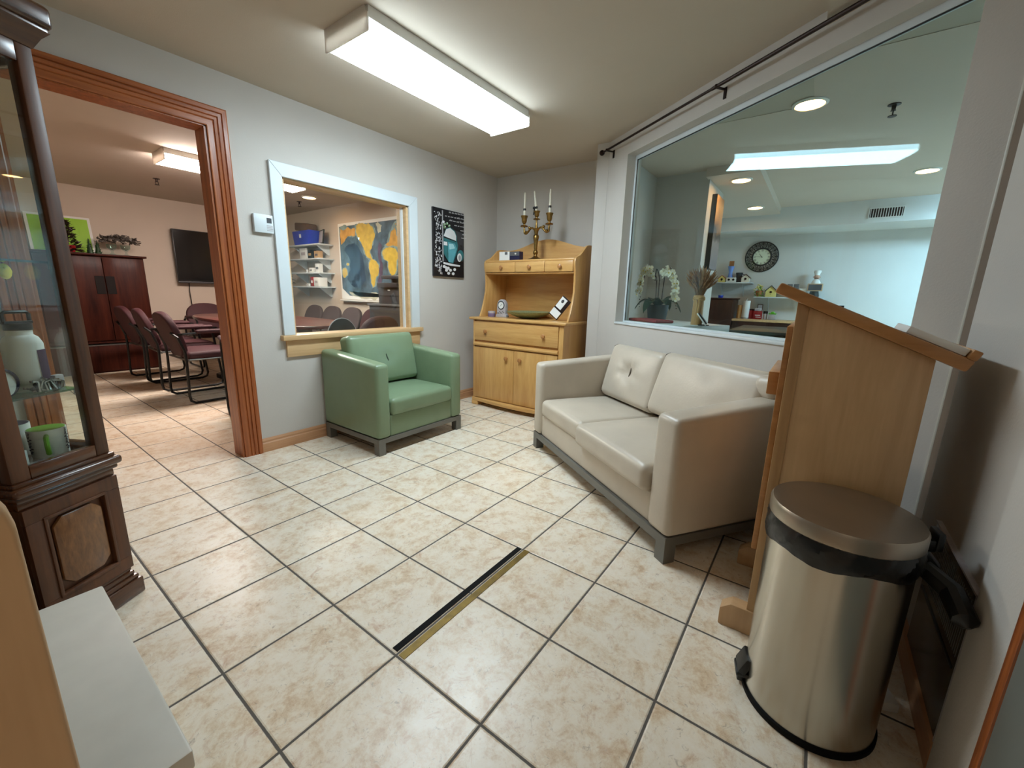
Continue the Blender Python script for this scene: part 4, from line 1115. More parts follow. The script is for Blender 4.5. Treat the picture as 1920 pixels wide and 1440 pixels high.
MB().box(-.41, .41, -.022, -.019, -.325, .345).done('screen', M['screen'], tv, False)
MB().box(-.42, .42, -.03, .0, -.372, -.350, .004).done('sound_bar', M['dgrey'], tv)
MB().box(-.15, .15, .03, .06, -.15, .15).done('wall_bracket', M['black'], tv, False)
MB().tube([(-.28, .045, -.36), (-.285, .052, -.5), (-.275, .055, -.75), (-.28, .055, -.9)], .006, 6).done('cable', M['black'], tv)

# shelves and things on the meeting room's right wall
SX0, SX1 = 3.30, 3.538
def shelf(z, label):
    t = thing('wall_shelf', label, 'shelf', (3.538, 6.34, z), 0, 'white bracket shelves in the meeting room')
    MB().box(-.235, 0, -.47, .47, -.018, 0, .002).done('board', M['white'], t)
    for y in (-.36, .30):
        MB().prism([(0, -.018), (-.19, -.018), (-.19, -.026), (-.02, -.15), (0, -.15)], 'y', y-.006, y+.006).done('bracket', M['white'], t, False)
    return t
shz = (1.715, 1.515, 1.315, 1.115)
for z, l_ in zip(shz, ('topmost white shelf, carrying the blue bin', 'white shelf second from the top, under the blue bin', 'white shelf third from the top with two white cartons', 'lowest white shelf with the red binder')): shelf(z, l_)
b_ = thing('storage_bin', 'blue plastic storage bin on the topmost shelf', 'bin', (3.41, 6.36, 1.716))
MB().prism([(-.20, 0), (.20, 0), (.25, .20), (-.25, .20)], 'x', -.09, .09, .01).done('tub', M['blue'], b_)
MB().box(-.096, -.090, -.012, .03, .10, .15).done('tag', M['paper'], b_, False)
k_ = tag(MB().box(-.08, .08, -.18, .18, 0, .11, .02).done('wicker_basket', M['brown']), 'brown wicker basket sitting on the blue storage bin', 'basket'); put(k_, (3.41, 6.37, 1.917)); k_.rotation_euler = (math.radians(6), 0, 0)
f_ = thing('document_frame', 'dark framed certificate standing beside the blue bin', 'frame', (3.42, 5.985, 1.716), math.radians(-16))
MB().box(-.012, .006, -.115, .115, 0, .20, .002, xf=rotm('Y', 8)).done('frame', M['black'], f_)
MB().box(-.014, -.012, -.095, .095, .018, .182, xf=rotm('Y', 8)).done('certificate', M['stone'], f_, False)
def blk(name, label, cat, x, y, z, sx, sy, sz, mat, extra=None):
    t = thing(name, label, cat, (x, y, z))
    MB().box(-sx/2, sx/2, -sy/2, sy/2, 0, sz, min(.004, sx/8)).done('body', M[mat], t)
    MB().box(-sx/2-.001, -sx/2+.001, -sy*.3, sy*.3, sz*.35, sz*.62).done('marking', M[extra or 'greyp'], t, False)
    return t
blk('white_board', 'white panel leaning on the second shelf under the blue bin', 'panel', 3.40, 6.46, 1.516, .02, .20, .165, 'paper', 'stone')
blk('dark_ornament', 'dark ornament beside the white panel on the second shelf', 'ornament', 3.42, 6.25, 1.516, .08, .12, .13, 'bronze', 'rafia')
blk('straw_ornament', 'straw coloured ornament at the end of the second shelf', 'ornament', 3.42, 6.08, 1.516, .07, .12, .11, 'rafia', 'brown')
blk('small_carton', 'short white carton on the third shelf', 'carton', 3.38, 6.20, 1.316, .06, .10, .070, 'paper')
blk('tall_carton', 'taller white carton at the end of the third shelf', 'carton', 3.38, 6.02, 1.316, .06, .11, .125, 'paper')
blk('small_figurine', 'tiny white figurine left on the third shelf', 'figurine', 3.38, 6.36, 1.316, .03, .02, .045, 'paper')
blk('red_binder', 'red binder standing on the lowest shelf', 'binder', 3.37, 6.10, 1.116, .14, .075, .135, 'red', 'paper')
blk('white_binder', 'white binder beside the red one on the lowest shelf', 'binder', 3.37, 5.985, 1.116, .14, .13, .128, 'paper', 'stone')
blk('dark_speaker', 'dark box beside the red binder on the lowest shelf', 'box', 3.40, 6.22, 1.116, .09, .07, .12, 'dgrey', 'black')
blk('white_jar', 'small white jar on the lowest shelf', 'jar', 3.37, 6.31, 1.116, .05, .07, .04, 'paper')
pt_ = thing('artificial_tree', 'dark green artificial tree in the corner by the shelves', 'plant', (3.05, 6.78, 0))
fb = MB(); g_ = random.Random(12)
for k in range(1300):
    z = g_.uniform(.75, 1.68); rr = .30*math.sqrt(g_.random())*(1-.5*abs(z-1.2)/.5); a = g_.uniform(0, 2*PI)
    c_ = Vector((rr*math.cos(a), rr*math.sin(a), z)); d_ = Vector((math.cos(a), math.sin(a), g_.uniform(-1, .3))).normalized()*.055; s_ = d_.cross(Vector((0, .2, 1))).normalized()*.016
    fb.poly([c_, c_+d_*.5+s_, c_+d_, c_+d_*.5-s_])
fb.done('foliage', M['leaf'], pt_, False)
MB().tube([(0, 0, .2), (.02, 0, .7), (-.01, .01, 1.5)], .014, 8).done('trunk', M['bronze'], pt_)
MB().lathe([(0, 0), (.12, 0), (.15, .22), (.14, .24), (0, .22)], (0, 0, 0), 24).done('pot', M['potd'], pt_)

# world map on a board
wm = MB()
MY0, MY1, MZ0, MZ1 = 3.98, 5.69, .945, 1.985
wm.box(3.518, 3.538, MY0, MY1, MZ0, MZ1)
ly = [0]
def rough(pts, it=3, amp=.16, seed=0):
    g = random.Random(seed)
    for _ in range(it):
        out = []
        for k, p in enumerate(pts):
            q = pts[(k+1) % len(pts)]; dx, dz = q[0]-p[0], q[1]-p[1]; t_ = g.uniform(-amp, amp)
            out += [p, ((p[0]+q[0])/2-dz*t_, (p[1]+q[1])/2+dx*t_)]
        pts = out
    return pts
def shelf_zone(pts, k=1.10, d=.014):
    cy = sum(p[0] for p in pts)/len(pts); cz = sum(p[1] for p in pts)/len(pts)
    return [(min(MY1-.03, max(MY0+.03, cy+(p[0]-cy)*k+(d if p[0] > cy else -d))), min(MZ1-.04, max(MZ0+.05, cz+(p[1]-cz)*k))) for p in pts]
def land(i, pts, plain=False):
    if i in (2, 3) and not plain: land(7, shelf_zone(pts), True)
    if i != 1: pts = rough(pts, 3, .17, ly[0])
    ly[0] += 1
    x = 3.5176-.00025*ly[0]
    wm.m(i).poly([(x, y, z) for y, z in pts])
def blob(cy, cz, ry, rz, n=18, j=.18, seed=1):
    g = random.Random(seed)
    return [(cy+ry*math.cos(2*PI*k/n)*(1+g.uniform(-j, j)), cz+rz*math.sin(2*PI*k/n)*(1+g.uniform(-j, j))) for k in range(n)]
land(1, [(MY1-.03, MZ1-.04), (MY0+.03, MZ1-.04), (MY0+.03, MZ0+.05), (MY1-.20, MZ0+.05), (MY1-.03, MZ0+.15)])
land(2, [(5.63, 1.91), (5.45, 1.93), (5.28, 1.90), (5.24, 1.84), (5.33, 1.79), (5.46, 1.80), (5.55, 1.74), (5.63, 1.70)])
land(3, [(5.25, 1.93), (5.05, 1.94), (4.89, 1.90), (4.84, 1.80), (4.90, 1.70), (4.97, 1.58), (4.93, 1.50), (4.88, 1.46), (4.93, 1.45), (5.03, 1.52), (5.10, 1.62), (5.16, 1.72), (5.24, 1.80)])
land(4, [(4.82, 1.93), (4.76, 1.94), (4.69, 1.90), (4.71, 1.82), (4.77, 1.80)])
land(3, [(4.96, 1.48), (4.88, 1.47), (4.79, 1.41), (4.78, 1.33), (4.86, 1.24), (4.89, 1.14), (4.93, 1.12), (4.96, 1.22), (4.98, 1.33), (5.0, 1.42)])
land(3, [(4.66, 1.60), (4.55, 1.63), (4.44, 1.60), (4.38, 1.50), (4.42, 1.40), (4.46, 1.29), (4.53, 1.24), (4.57, 1.33), (4.58, 1.44), (4.67, 1.48), (4.70, 1.55)])
land(2, [(4.62, 1.66), (4.56, 1.68), (4.52, 1.78), (4.42, 1.90), (4.2, 1.93), (4.05, 1.88), (4.04, 1.62), (4.18, 1.55), (4.30, 1.60), (4.44, 1.63), (4.54, 1.63)])
land(3, [(4.40, 1.86), (4.12, 1.90), (4.08, 1.72), (4.3, 1.68)])
land(3, blob(5.575, 1.32, .065, .065, seed=3)); land(3, blob(5.49, 1.43, .03, .02, seed=4))
land(5, [(5.56, 1.62), (5.44, 1.70), (5.30, 1.72), (5.18, 1.60), (5.10, 1.40), (5.08, 1.20), (5.24, 1.10), (5.42, 1.14), (5.52, 1.24), (5.44, 1.34), (5.42, 1.48)])
land(6, [(4.75, 1.70), (4.70, 1.66), (4.74, 1.52), (4.70, 1.42), (4.72, 1.25), (4.80, 1.08), (4.83, 1.10), (4.77, 1.28), (4.75, 1.42), (4.79, 1.53)])
land(4, [(5.5, 1.06), (5.1, 1.03), (4.9, 1.05), (4.6, 1.02), (4.5, 1.0), (5.3, 1.0)])
mm = [M['paper'], flat('map_ocean', (76, 100, 116), .35, var=.5, scale=9), flat('map_ochre', (196, 150, 72), .35, var=.25, scale=14), flat('map_yellow', (206, 176, 74), .35, var=.18, scale=14), flat('map_pale', (190, 190, 170), .35, var=.15, scale=10), flat('map_deep_ocean', (44, 68, 92), .35, var=.3, scale=7), flat('map_ridge', (88, 70, 92), .35, var=.3, scale=14), flat('map_shelf', (128, 152, 152), .35, var=.25, scale=16)]
tag(wm.done('world_map', mm, None, False), 'large world map on the meeting room wall seen through the small window', 'map')
mr_ = tag(MB().box(3.47, 3.538, 4.0, 5.67, .918, .940, .004).done('map_ledge', M['white_metal']), 'pale ledge under the world map', 'ledge')
pc_ = thing('printer_stand', 'dark low cabinet under the office printer', 'cabinet', (3.29, 4.06, 0))
MB().box(-.22, .16, -.34, .34, 0, .90, .004).done('body', M['dgrey'], pc_)
MB().box(-.235, .17, -.36, .36, .90, .925, .004).done('top', M['greyp'], pc_)
MB().box(-.226, -.218, -.32, .32, .70, .86).box(-.226, -.218, -.32, .32, .05, .66).done('door', M['dgrey'], pc_, False)
pr = thing('printer', 'dark grey office printer on the low cabinet seen through the small window', 'printer', (3.27, 4.02, .926))
MB().box(-.18, .16, -.22, .215, 0, .20, .008).box(-.16, .16, -.20, .20, .20, .235, .006).done('body', M['dgrey'], pr)
MB().box(-.19, -.17, -.18, .18, .215, .265, .003, xf=rotm('Y', -8)).box(-.15, .15, -.20, .20, .285, .325, .008).box(.0, .15, -.2, .2, .23, .29).done('scanner_lid', M['dgrey'], pr)
MB().box(-.183, -.179, -.16, .19, .205, .222).box(-.1835, -.179, -.19, .19, .088, .094).done('slot', M['black'], pr, False)
MB().box(-.184, -.180, -.005, .035, .148, .162).done('badge', M['paper'], pr, False)

# ------------------------------------------------------------------ reception room beyond the large glass
ld = thing('window_counter', 'pale counter along the glass carrying the orchid and bamboo vase', 'counter', rw(1.965, 2.30, 0), RANG)
MB().box(.0, .50, 0, .74, .840, .889, .003).done('worktop', M['white'], ld)
MB().box(.02, .48, .012, .72, 0, .835).done('cabinet', M['offwhite'], ld, False)
oc_ = thing('orchid_pot', 'white orchid in a dark pot behind the glass window', 'plant', rw(2.22, 2.80, .890), RANG)
MB().lathe([(0, 0), (.068, 0), (.082, .10), (.083, .125), (.076, .125), (.074, .11), (0, .108)], (0, 0, 0), 28).done('pot', M['potd'], oc_)
for k, (a, l_, dr) in enumerate(((20, .17, .06), (75, .15, .02), (150, .16, .05), (200, .18, .07), (250, .16, .03), (300, .17, .06), (340, .13, .0))):
    lf = bmesh.new(); N = 8; rows = []
    for i in range(N+1):
        u = i/N; w_ = .044*math.sin(PI*min(1, u*.93+.07))**.7
        x = .02+l_*u*.98; z = .115+.07*math.sin(u*PI*.75)-dr*u*u*1.6
        rows.append([lf.verts.new((x, s_*w_, z+.012*abs(s_))) for s_ in (-1, 0, 1)])
    for i in range(N):
        for j in range(2): lf.faces.new((rows[i][j], rows[i+1][j], rows[i+1][j+1], rows[i][j+1]))
    bmesh.ops.solidify(lf, geom=lf.faces[:], thickness=.003)
    mb = MB(); mb._merge(lf, Matrix.Rotation(math.radians(a), 4, 'Z')); mb.done('leaf', M['leaf'], oc_)
stems = []
for sy, y0_, hh, nb in ((1, .03, .40, 8), (-1, -.035, .42, 9), (.25, .005, .40, 3)):
    pts = [(0, y0_, .10), (0, y0_+.006*sy, .22), (0, y0_+.012*sy, .32)]
    for i in range(1, 9):
        a = i/8*PI*.80
        pts.append((-.02*math.sin(a), y0_+sy*(.012+.105*(1-math.cos(a))*.85), .32+.085*math.sin(a)-.055*max(0, i-5)/3))
    MB().tube(pts, .0035, 6).done('stem', M['bronze'], oc_)
    if nb < 4: continue
    end = pts[-1]
    cl_ = pts[4:] + [(end[0], end[1]+sy*.012, end[2]-.03*k) for k in range(1, 5)]
    for k, c_ in enumerate(cl_[:nb+2]): stems.append((c_, sy, k))
    bd = MB()
    for k in range(5): bd.ball((end[0], end[1]+sy*.02+.006*(k % 2), end[2]-.13-.02*k), .005, sub=1)
    bd.done('buds', M['leaf2'], oc_)
fl = MB()
for k in range(5):
    a = 2*PI*k/5+.3; rr = .024 if k in (0, 2) else .020
    pb = bmesh.new(); ctr = pb.verts.new((-.004, 0, 0)); ring = []
    for i in range(9):
        t_ = -1+2*i/8
        ring.append(pb.verts.new((-.010+.006*t_*t_, rr*(1-.30*t_*t_)*math.cos(a+t_*.62), rr*(1-.30*t_*t_)*math.sin(a+t_*.62))))
    for i in range(8): pb.faces.new((ctr, ring[i], ring[i+1]))
    bmesh.ops.solidify(pb, geom=pb.faces[:], thickness=.0012)
    fl._merge(pb)
fl.m(1).ball((-.008, 0, -.002), .004, sub=1)
f0 = fl.done('blossom', [M['petal'], M['yellow2']], oc_)
g_ = random.Random(21); first = True
for (c_, sy, k) in stems:
    for q_ in range(2):
        b2 = f0 if first else f0.copy()
        if not first: COL.objects.link(b2)
        first = False
        b2.parent = oc_
        b2.location = (c_[0]-.012+g_.uniform(-.02, .016), c_[1]+g_.uniform(-.016, .016), c_[2]+g_.uniform(-.022, .014)-.012*q_)
        b2.rotation_euler = (g_.uniform(0, 6), g_.uniform(-.5, .5), g_.uniform(-.9, .9)); b2.scale = (1.38,)*3
bv = thing('bamboo_vase', 'tall bamboo vase tied with raffia standing on the pale counter', 'vase', rw(2.22, 2.365, .890), RANG)
MB().lathe([(0, 0), (.038, 0), (.036, .08), (.035, .205), (.031, .205), (.031, .19), (0, .19)], (0, 0, 0), 26).done('vase_body', M['bamboo'], bv)
rf_ = MB()
for k in range(4): rf_.tube([(.0375*math.cos(2*PI*i/24), .0375*math.sin(2*PI*i/24), .172+.006*k+.003*math.sin(i+k)) for i in range(24)], .0035, 5, True)
rf_.tube([(-.035, -.01, .18), (-.05, -.05, .18), (-.045, -.055, .15), (-.04, -.045, .10), (-.045, -.05, .055)], .005, 6).tube([(-.035, -.01, .175), (-.045, -.035, .14), (-.042, -.03, .09)], .004, 6)
rf_.done('rafia_bow', M['rafia'], bv)
wh = MB(); g_ = random.Random(31)
for k in range(170):
    a = g_.uniform(0, 2*PI); s_ = math.sqrt(g_.random()); sp = s_*.085
    x0_, y0_ = .022*s_*math.cos(a), .022*s_*math.sin(a)
    hh = g_.uniform(.12, .235)
    x1_, y1_ = sp*math.cos(a), sp*math.sin(a)
    ht_ = hh*(1-.25*s_)
    wh.tube([(x0_, y0_, .0), (x0_+x1_*.3, y0_+y1_*.3, ht_*.5), (x0_+x1_*.6, y0_+y1_*.6, ht_*.72), (x0_+x1_*.85, y0_+y1_*.85, ht_*.88), (x0_+x1_*1.0, y0_+y1_*1.0, ht_)], [.001, .001, .0048, .0042, .0008], 5)
wq = tag(wh.done('dried_wheat', M['straw']), 'bunch of dried wheat in the bamboo vase', 'dried flowers'); put(wq, rw(2.22, 2.365, .890+.195), RANG)
ts = thing('tablet_stand', 'white edged tablet leaning on a stand beside the bamboo vase', 'tablet', rw(2.235, 2.290, .890), math.radians(11))
txm = Matrix.Translation((0, 0, .004)) @ Matrix.Rotation(math.radians(-38), 4, 'X')
MB().box(-.07, .07, -.004, .004, 0, .100, .002, xf=txm).done('tablet', M['paper'], ts)
MB().box(-.066, .066, -.013, -.004, .004, .096, .002, xf=txm).box(-.03, .03, -.02, .05, 0, .005).done('stand', M['black'], ts, False)
rc = tag(MB().cushion(0, 0, .010, .08, .17, .010, .009, .004).done('folded_cloth', M['redcloth']), 'folded dark red cloth on the counter before the orchid', 'cloth'); put(rc, rw(2.052, 2.66, .8905), RANG)
dk = thing('reception_desk', 'dark brown reception desk behind the large glass', 'desk', (3.42, .50, 0))
MB().box(0, .75, -1.6, .02, .83, .855, .004).done('desk_top', flat('dark_desk_laminate', (44, 34, 30), .45), dk)
MB().box(.03, .72, -1.57, 0, 0, .825).done('desk_body', wood('dark_espresso', (34, 24, 20), (54, 38, 30), 'z', 6, 12, .3, .3), dk, False)
cv = thing('abstract_canvas', 'tall abstract canvas hanging on the alcove side wall', 'painting', (4.72, .984, 1.71))
MB().box(-.17, .17, -.045, 0, -.345, .345, .003).done('stretcher', M['black'], cv)
ca_, nt_, b_n = new_mat('abstract_canvas_paint')
tc_ = node(nt_, 'ShaderNodeTexCoord'); sz_ = node(nt_, 'ShaderNodeSeparateXYZ'); nz_ = node(nt_, 'ShaderNodeTexNoise'); nz_.inputs['Scale'].default_value = 7; nz_.inputs['Detail'].default_value = 6
ad_ = node(nt_, 'ShaderNodeMath', operation='MULTIPLY_ADD'); ad_.inputs[1].default_value = .35; mr2 = node(nt_, 'ShaderNodeMapRange'); mr2.inputs[1].default_value = -.35; mr2.inputs[2].default_value = .7
rp_ = node(nt_, 'ShaderNodeValToRGB'); e_ = rp_.color_ramp.elements
e_[0].position, e_[0].color = .2, lin((120, 110, 116)); e_[1].position, e_[1].color = .95, lin((96, 66, 40))
for p_, c_ in ((.42, (140, 128, 124)), (.50, (40, 30, 26)), (.60, (170, 120, 66)), (.75, (196, 150, 92))): x_ = e_.new(p_); x_.color = lin(c_)
nt_.links.new(tc_.outputs['Object'], sz_.inputs[0]); nt_.links.new(tc_.outputs['Object'], nz_.inputs['Vector']); nt_.links.new(nz_.outputs['Fac'], ad_.inputs[0]); nt_.links.new(sz_.outputs[2], ad_.inputs[2]); nt_.links.new(ad_.outputs[0], mr2.inputs[0]); nt_.links.new(mr2.outputs[0], rp_.inputs[0]); nt_.links.new(rp_.outputs[0], b_n.inputs['Base Color'])
MB().box(-.168, .168, -.047, -.044, -.343, .343).done('canvas', ca_, cv, False)

wc = thing('wall_clock', 'round wall clock with black scrollwork rim and roman numerals', 'clock', (7.15, .782, 1.685))
toX = Matrix.Rotation(-PI/2, 4, 'Y')
rim = MB()
for r_, t_ in ((.205, .008), (.118, .011)): rim.tube([(-.012, r_*math.cos(2*PI*k/64), r_*math.sin(2*PI*k/64)) for k in range(64)], t_, 8, True)
for k in range(12):
    a = 2*PI*k/12
    def P_(r, da): return (-.012, r*math.cos(a+da), r*math.sin(a+da))
    for sg in (-1, 1):
        rim.tube([P_(.120, sg*.02), P_(.145, sg*.06), P_(.165, sg*.15), P_(.182, sg*.17), P_(.190, sg*.10), P_(.180, sg*.06), P_(.170, sg*.09)], .0042, 6)
        rim.tube([P_(.205, sg*.02), P_(.185, sg*.03), P_(.160, sg*.0)], .0045, 6)
    rim.tube([P_(.13, .262), P_(.17, .225), P_(.20, .262)], .004, 6).tube([P_(.13, .262), P_(.17, .30), P_(.20, .262)], .004, 6)
    rim.ball(P_(.165, 0), .010, (.5, 1, 1), 1)
rim.done('scroll_rim', M['black'], wc)
MB().lathe([(0, 0), (.116, 0), (.116, .008), (0, .008)], (0, 0, 0), 48, toX).done('dial', flat('cream_dial', (222, 230, 206), .5), wc)
nm = MB(); num = ['XII', 'I', 'II', 'III', 'IIII', 'V', 'VI', 'VII', 'VIII', 'IX', 'X', 'XI']
for k, s_ in enumerate(num):
    a = PI/2+2*PI*k/12     # seen from -x, clockwise runs towards -y
    mat_ = Matrix.Rotation(a-PI/2, 4, 'X')
    u = -.006*(sum(1.5 if ch in 'VX' else 1 for ch in s_)-1)
    u = -.5*sum({'I': .007, 'V': .012, 'X': .012}[ch] for ch in s_)
    R4 = Matrix.Rotation(-2*PI*k/12, 4, 'X') if False else Matrix.Rotation(2*PI*k/12, 4, 'X')
    for ch in s_:
        w_ = {'I': .007, 'V': .012, 'X': .012}[ch]; c_ = u+w_/2
        if ch == 'I': nm.box(-.0095, -.0082, -c_-.0014, -c_+.0014, .076, .104, xf=R4)
        else:
            z_m = .076 if ch == 'V' else .090
            for sg in (-1, 1):
                if ch == 'V': q_ = [(-c_+sg*.005-.0012, .104), (-c_+sg*.005+.0012, .104), (-c_+.0012, .076), (-c_-.0012, .076)]
                else: q_ = [(-c_+sg*.005-.0012, .104), (-c_+sg*.005+.0012, .104), (-c_-sg*.005+.0012, .076), (-c_-sg*.005-.0012, .076)]
                nm.prism(q_, 'x', -.0095, -.0082, xf=R4)
        u += w_
nm.done('numerals', M['black'], wc, False)
MB().prism([(-.004, -.012), (.004, -.012), (.0015, .060), (-.0015, .060)], 'x', -.0115, -.0100, xf=Matrix.Rotation(math.radians(-37), 4, 'X')).done('hour_hand', M['black'], wc, False)
MB().prism([(-.003, -.014), (.003, -.014), (.001, .088), (-.001, .088)], 'x', -.0135, -.0120, xf=Matrix.Rotation(math.radians(-84), 4, 'X')).done('minute_hand', M['black'], wc, False)

def kshelf(label, y0_, y1_, z):
    t = thing('bracket_shelf', label, 'shelf', (7.153, (y0_+y1_)/2, z), 0, 'white bracket shelves on the clock wall')
    h = (y1_-y0_)/2
    MB().box(-.22, 0, -h, h, -.016, 0, .002).done('board', M['white'], t)
    for y in (-h*.55, h*.55):
        MB().tube([(-.20, y, -.016), (-.004, y, -.20)], .004, 6).tube([(-.004, y, -.016), (-.004, y, -.22)], .004, 6).done('bracket', M['white'], t)
    return t
kshelf('white bracket shelf under and left of the wall clock', .835, 1.36, 1.322)
kshelf('longer white bracket shelf right of and below the wall clock', -.03, .79, 1.122)
KX = 7.03
def house(label, y, z, w_, h_, wall, roof, x=KX):
    t = thing('birdhouse', label, 'birdhouse', (x, y, z), 0, 'little birdhouses on the shelves')
    MB().prism([(-w_/2, 0), (w_/2, 0), (w_/2, h_*.55), (0, h_*.95), (-w_/2, h_*.55)], 'x', -.04, .04).done('walls', M[wall], t, False)
    for sg in (-1, 1):
        MB().prism([(0, h_*.95), (0, h_*1.03), (sg*(w_/2+.015), h_*.53), (sg*(w_/2+.010), h_*.47)], 'x', -.055, .05).done('roof', M[roof], t, False)
    MB().lathe([(0, 0), (.016, 0), (.016, .003), (0, .003)], (0, 0, 0), 16, Matrix.Translation((-.0405, 0, h_*.42)) @ toX).done('entry_hole', M['bronze'], t)
    MB().tube([(-.04, 0, h_*.22), (-.065, 0, h_*.22)], .004, 6).done('perch', M['bronze'], t)
    return t
house('cream birdhouse with brown roof at the right end of the upper shelf', .932, 1.323, .10, .115, 'petal', 'brown')
house('pale yellow birdhouse with grey roof on the lower shelf', .590, 1.123, .125, .155, 'yellow', 'dgrey')
hs3 = house('little yellow birdhouse at the left end of the upper shelf', 1.245, 1.323, .09, .10, 'yellow', 'terra')
dg = thing('dark_pitcher', 'dark grey pitcher on the upper shelf beside the cream birdhouse', 'pitcher', (7.08, 1.03, 1.323))
MB().lathe([(0, 0), (.035, 0), (.045, .04), (.038, .09), (.048, .14), (.044, .14), (.03, .09), (0, .09)], (0, 0, 0), 22).done('body', M['dgrey'], dg)
MB().tube([(0, -.04, .12), (0, -.075, .11), (0, -.072, .06), (0, -.042, .04)], .006, 6).done('handle', M['dgrey'], dg)
wbk = thing('number_box', 'low white box with two dark dials on the upper shelf', 'box', (KX, 1.12, 1.323))
MB().box(-.03, .03, -.065, .065, 0, .07, .003).done('body', M['paper'], wbk)
for y in (-.03, .03): MB().lathe([(0, 0), (.016, 0), (.016, .003), (0, .003)], (0, 0, 0), 16, Matrix.Translation((-.030, y, .038)) @ toX).done('dial', M['bronze'], wbk)
bvs = thing('blue_vase', 'tall light blue vase with a brown square card above the white dial box', 'vase', (7.09, 1.152, 1.323))
MB().lathe([(0, 0), (.045, 0), (.055, .03), (.03, .10), (.024, .15), (.045, .235), (.042, .235), (.02, .15), (0, .10)], (0, 0, 0), 24).done('body', M['ltblue'], bvs)
MB().box(-.004, .004, -.032, .032, .225, .31).done('card', M['terra'], bvs, False)
fp = thing('flower_pot', 'terracotta pot of yellow flowers on the lower shelf', 'plant', (KX, .738, 1.123))
MB().lathe([(0, 0), (.032, 0), (.045, .07), (.048, .085), (.04, .085), (0, .075)], (0, 0, 0), 22).done('pot', M['terra'], fp)
yf = MB(); g_ = random.Random(8)
for k in range(26):
    a = g_.uniform(0, 2*PI); rr = .075*math.sqrt(g_.random()); yf.ball((rr*math.cos(a)*.7, rr*math.sin(a), .115+g_.uniform(-.03, .055)), .013, (1, 1, .7), 1)
yf.done('flowers', M['yellow'], fp)
tree(MB(), .13, .08, 60, 6, .03).done('foliage', M['lime2'], fp, False)
for y, lab in ((.375, 'grey canister left of its pair on the lower shelf'), (.300, 'grey canister right of its pair on the lower shelf')):
    c_ = thing('canister', lab, 'canister', (KX, y, 1.123), 0, 'pair of grey canisters')
    MB().box(-.03, .03, -.03, .03, 0, .15, .006).done('body', M['greyp'], c_); MB().box(-.031, .031, -.031, .031, .150, .178, .005).done('lid', M['greyp'], c_)
blk('white_carton', 'white carton beside the grey canisters on the lower shelf', 'carton', KX, .225, 1.123, .06, .08, .12, 'paper', 'stone')
cf = thing('chef_figurine', 'chef figurine with chalkboard at the right of the lower shelf', 'figurine', (KX, .09, 1.123))
MB().lathe([(0, 0), (.055, 0), (.06, .03), (.045, .10), (.05, .13), (0, .14)], (0, 0, 0), 22).done('base', M['black'], cf)
MB().lathe([(.03, .10), (.05, .14), (.052, .20), (.035, .235), (.018, .245), (0, .248)], (0, 0, 0), 22).done('jacket', M['paper'], cf)
MB().ball((0, 0, .272), .034, (1, 1, 1.05)).ball((-.033, 0, .268), .008).ball((-.030, .012, .280), .004).ball((-.030, -.012, .280), .004).ball((0, .035, .272), .008).ball((0, -.035, .272), .008).done('head', flat('figurine_skin', (206, 160, 132), .5), cf)
MB().tube([(-.030, .020, .255), (-.036, 0, .259), (-.030, -.020, .255)], .004, 6).done('moustache', M['bronze'], cf)
MB().lathe([(.030, .295), (.031, .315), (.042, .335), (.040, .355), (.02, .365), (0, .366)], (0, 0, 0), 20).done('hat', M['paper'], cf)
MB().box(-.075, -.065, -.085, .085, .085, .185, .003, xf=rotm('Y', 8, (-.07, 0, .1))).done('board_frame', M['tan_wood'], cf)
MB().box(-.077, -.075, -.073, .073, .097, .173, xf=rotm('Y', 8, (-.07, 0, .1))).done('chalkboard', M['dgrey'], cf, False)
# base units on the clock wall
ku = thing('kitchen_base_unit', 'dark cherry base cabinet with pale worktop under the shelves', 'cabinet', (6.75, .45, 0))
MB().box(0, .40, -.75, .545, .09, .775).box(.04, .4, -.73, .53, 0, .09).done('carcass', M['espresso'], ku, False)
MB().box(-.025, .402, -.77, .55, .775, .805, .004).done('worktop', M['sill_w'], ku)
for k in range(3):
    y = .535-.43*(k+1)
    d_ = MB().box(-.016, .0, y+.006, y+.424, .60, .768, .003).done('drawer', M['espresso'], ku)
    MB().tube([(-.016, y+.17, .69), (-.032, y+.18, .69), (-.032, y+.25, .69), (-.016, y+.26, .69)], .004, 6).done('pull', M['screw'], d_)
    MB().box(-.016, .0, y+.006, y+.424, .10, .592, .003).done('door', M['espresso'], ku)
tc2 = thing('tall_cupboard', 'dark cherry cupboard standing left of the worktop, blue tub on top', 'cupboard', (6.72, 1.19, 0))
MB().box(0, .43, -.185, .40, 0, 1.075, .004).done('carcass', M['espresso'], tc2)
MB().box(-.02, .435, -.205, .41, 1.075, 1.095, .004).done('top', M['espresso'], tc2)
MB().box(-.014, .0, -.18, .395, .03, 1.065, .003).done('door', M['espresso'], tc2)
bt = thing('blue_tub', 'small blue tub on top of the dark cupboard', 'tub', (6.86, 1.205, 1.096))
MB().lathe([(0, 0), (.030, 0), (.034, .03), (0, .03)], (0, 0, 0), 22).done('tub', M['blue'], bt); MB().lathe([(.035, .028), (.035, .038), (0, .04)], (0, 0, 0), 22).done('lid', M['ltblue'], bt)
WT = .806
bc = thing('bamboo_canister', 'round wooden canister at the left of the worktop', 'canister', (6.95, .945, WT))
MB().lathe([(0, 0), (.032, 0), (.032, .17), (0, .172)], (0, 0, 0), 22).done('body', M['bamboo'], bc); MB().lathe([(.033, .17), (.033, .19), (0, .192)], (0, 0, 0), 22).done('lid', M['bamboo'], bc)
ptw = thing('paper_towel_roll', 'white paper towel roll on its stand on the worktop', 'paper towel', (6.95, .865, WT))
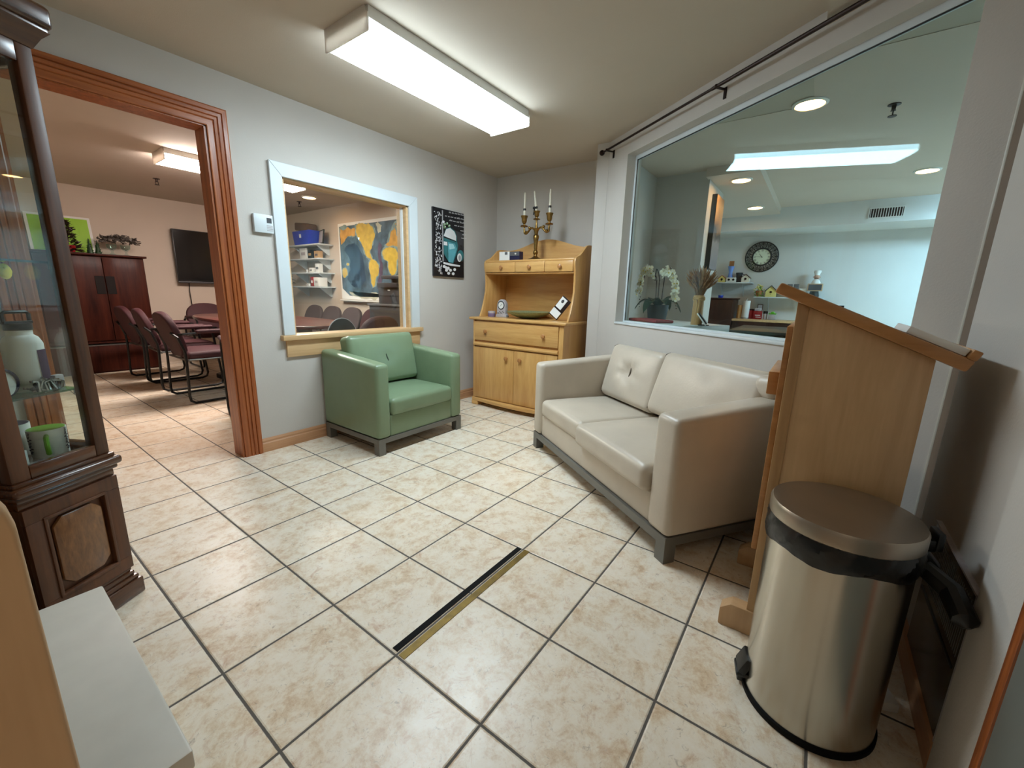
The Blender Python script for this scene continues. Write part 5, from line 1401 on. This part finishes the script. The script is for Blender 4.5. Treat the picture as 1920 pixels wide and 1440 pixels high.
MB().lathe([(.012, .015), (.048, .015), (.048, .255), (.012, .255)], (0, 0, 0), 26).done('roll', M['paper'], ptw); MB().lathe([(0, 0), (.06, 0), (.06, .012), (.006, .014), (.006, .275), (.010, .285), (0, .29)], (0, 0, 0), 22).done('stand', M['silver'], ptw)
rj = thing('red_kettle', 'red coffee tin with dark lid on the worktop', 'tin', (6.98, .795, WT))
MB().lathe([(0, 0), (.04, 0), (.04, .13), (0, .132)], (0, 0, 0), 22).done('body', M['red'], rj); MB().lathe([(.041, .12), (.041, .14), (0, .142)], (0, 0, 0), 22).done('lid', M['bronze'], rj)
rb2 = thing('red_box', 'red and white packet in the middle of the worktop', 'packet', (6.94, .705, WT))
MB().box(-.03, .03, -.055, .055, 0, .115, .004).done('packet', M['red'], rb2); MB().box(-.0315, -.030, -.035, .03, .05, .062).box(-.0315, -.030, -.045, .02, .025, .034).done('lettering', M['paper'], rb2, False); MB().box(-.02, .02, -.04, .045, .115, .155, .01).done('clear_top', M['stone'], rb2)
pk_ = thing('picture_card', 'small framed card standing behind the red packet', 'frame', (7.06, .70, WT))
MB().box(-.006, .006, -.035, .035, 0, .21, .002).done('frame', M['brown'], pk_); MB().box(-.008, -.006, -.026, .026, .13, .20).done('card', M['stone'], pk_, False)
jr = thing('dark_lid_jar', 'clear jar with dark lid beside the red packet', 'jar', (6.95, .612, WT))
MB().lathe([(0, 0), (.026, 0), (.028, .08), (0, .082)], (0, 0, 0), 20).done('jar', M['stone'], jr); MB().lathe([(.029, .08), (.029, .115), (0, .117)], (0, 0, 0), 20).done('lid', M['bronze'], jr)
gj = thing('green_lid_tub', 'clear tub with bright green lid at the right of the worktop', 'tub', (6.95, .525, WT))
MB().box(-.04, .04, -.045, .045, 0, .075, .006).done('tub', M['stone'], gj); MB().box(-.042, .042, -.047, .047, .075, .09, .004).ball((0, 0, .10), .02, (1, 1.3, .7)).done('lid', M['lime2'], gj)
mo = thing('monitor', 'black monitor on the dark desk showing above the lectern top', 'monitor', (6.95, -.17, WT))
MB().box(-.012, .012, -.085, .085, .06, .225, .004).done('housing', M['black'], mo); MB().box(-.014, -.012, -.078, .078, .07, .218).done('screen', M['screen'], mo, False); MB().box(-.04, .04, -.05, .05, 0, .01).box(-.008, .008, -.015, .015, .01, .07).done('stand', M['black'], mo, False)
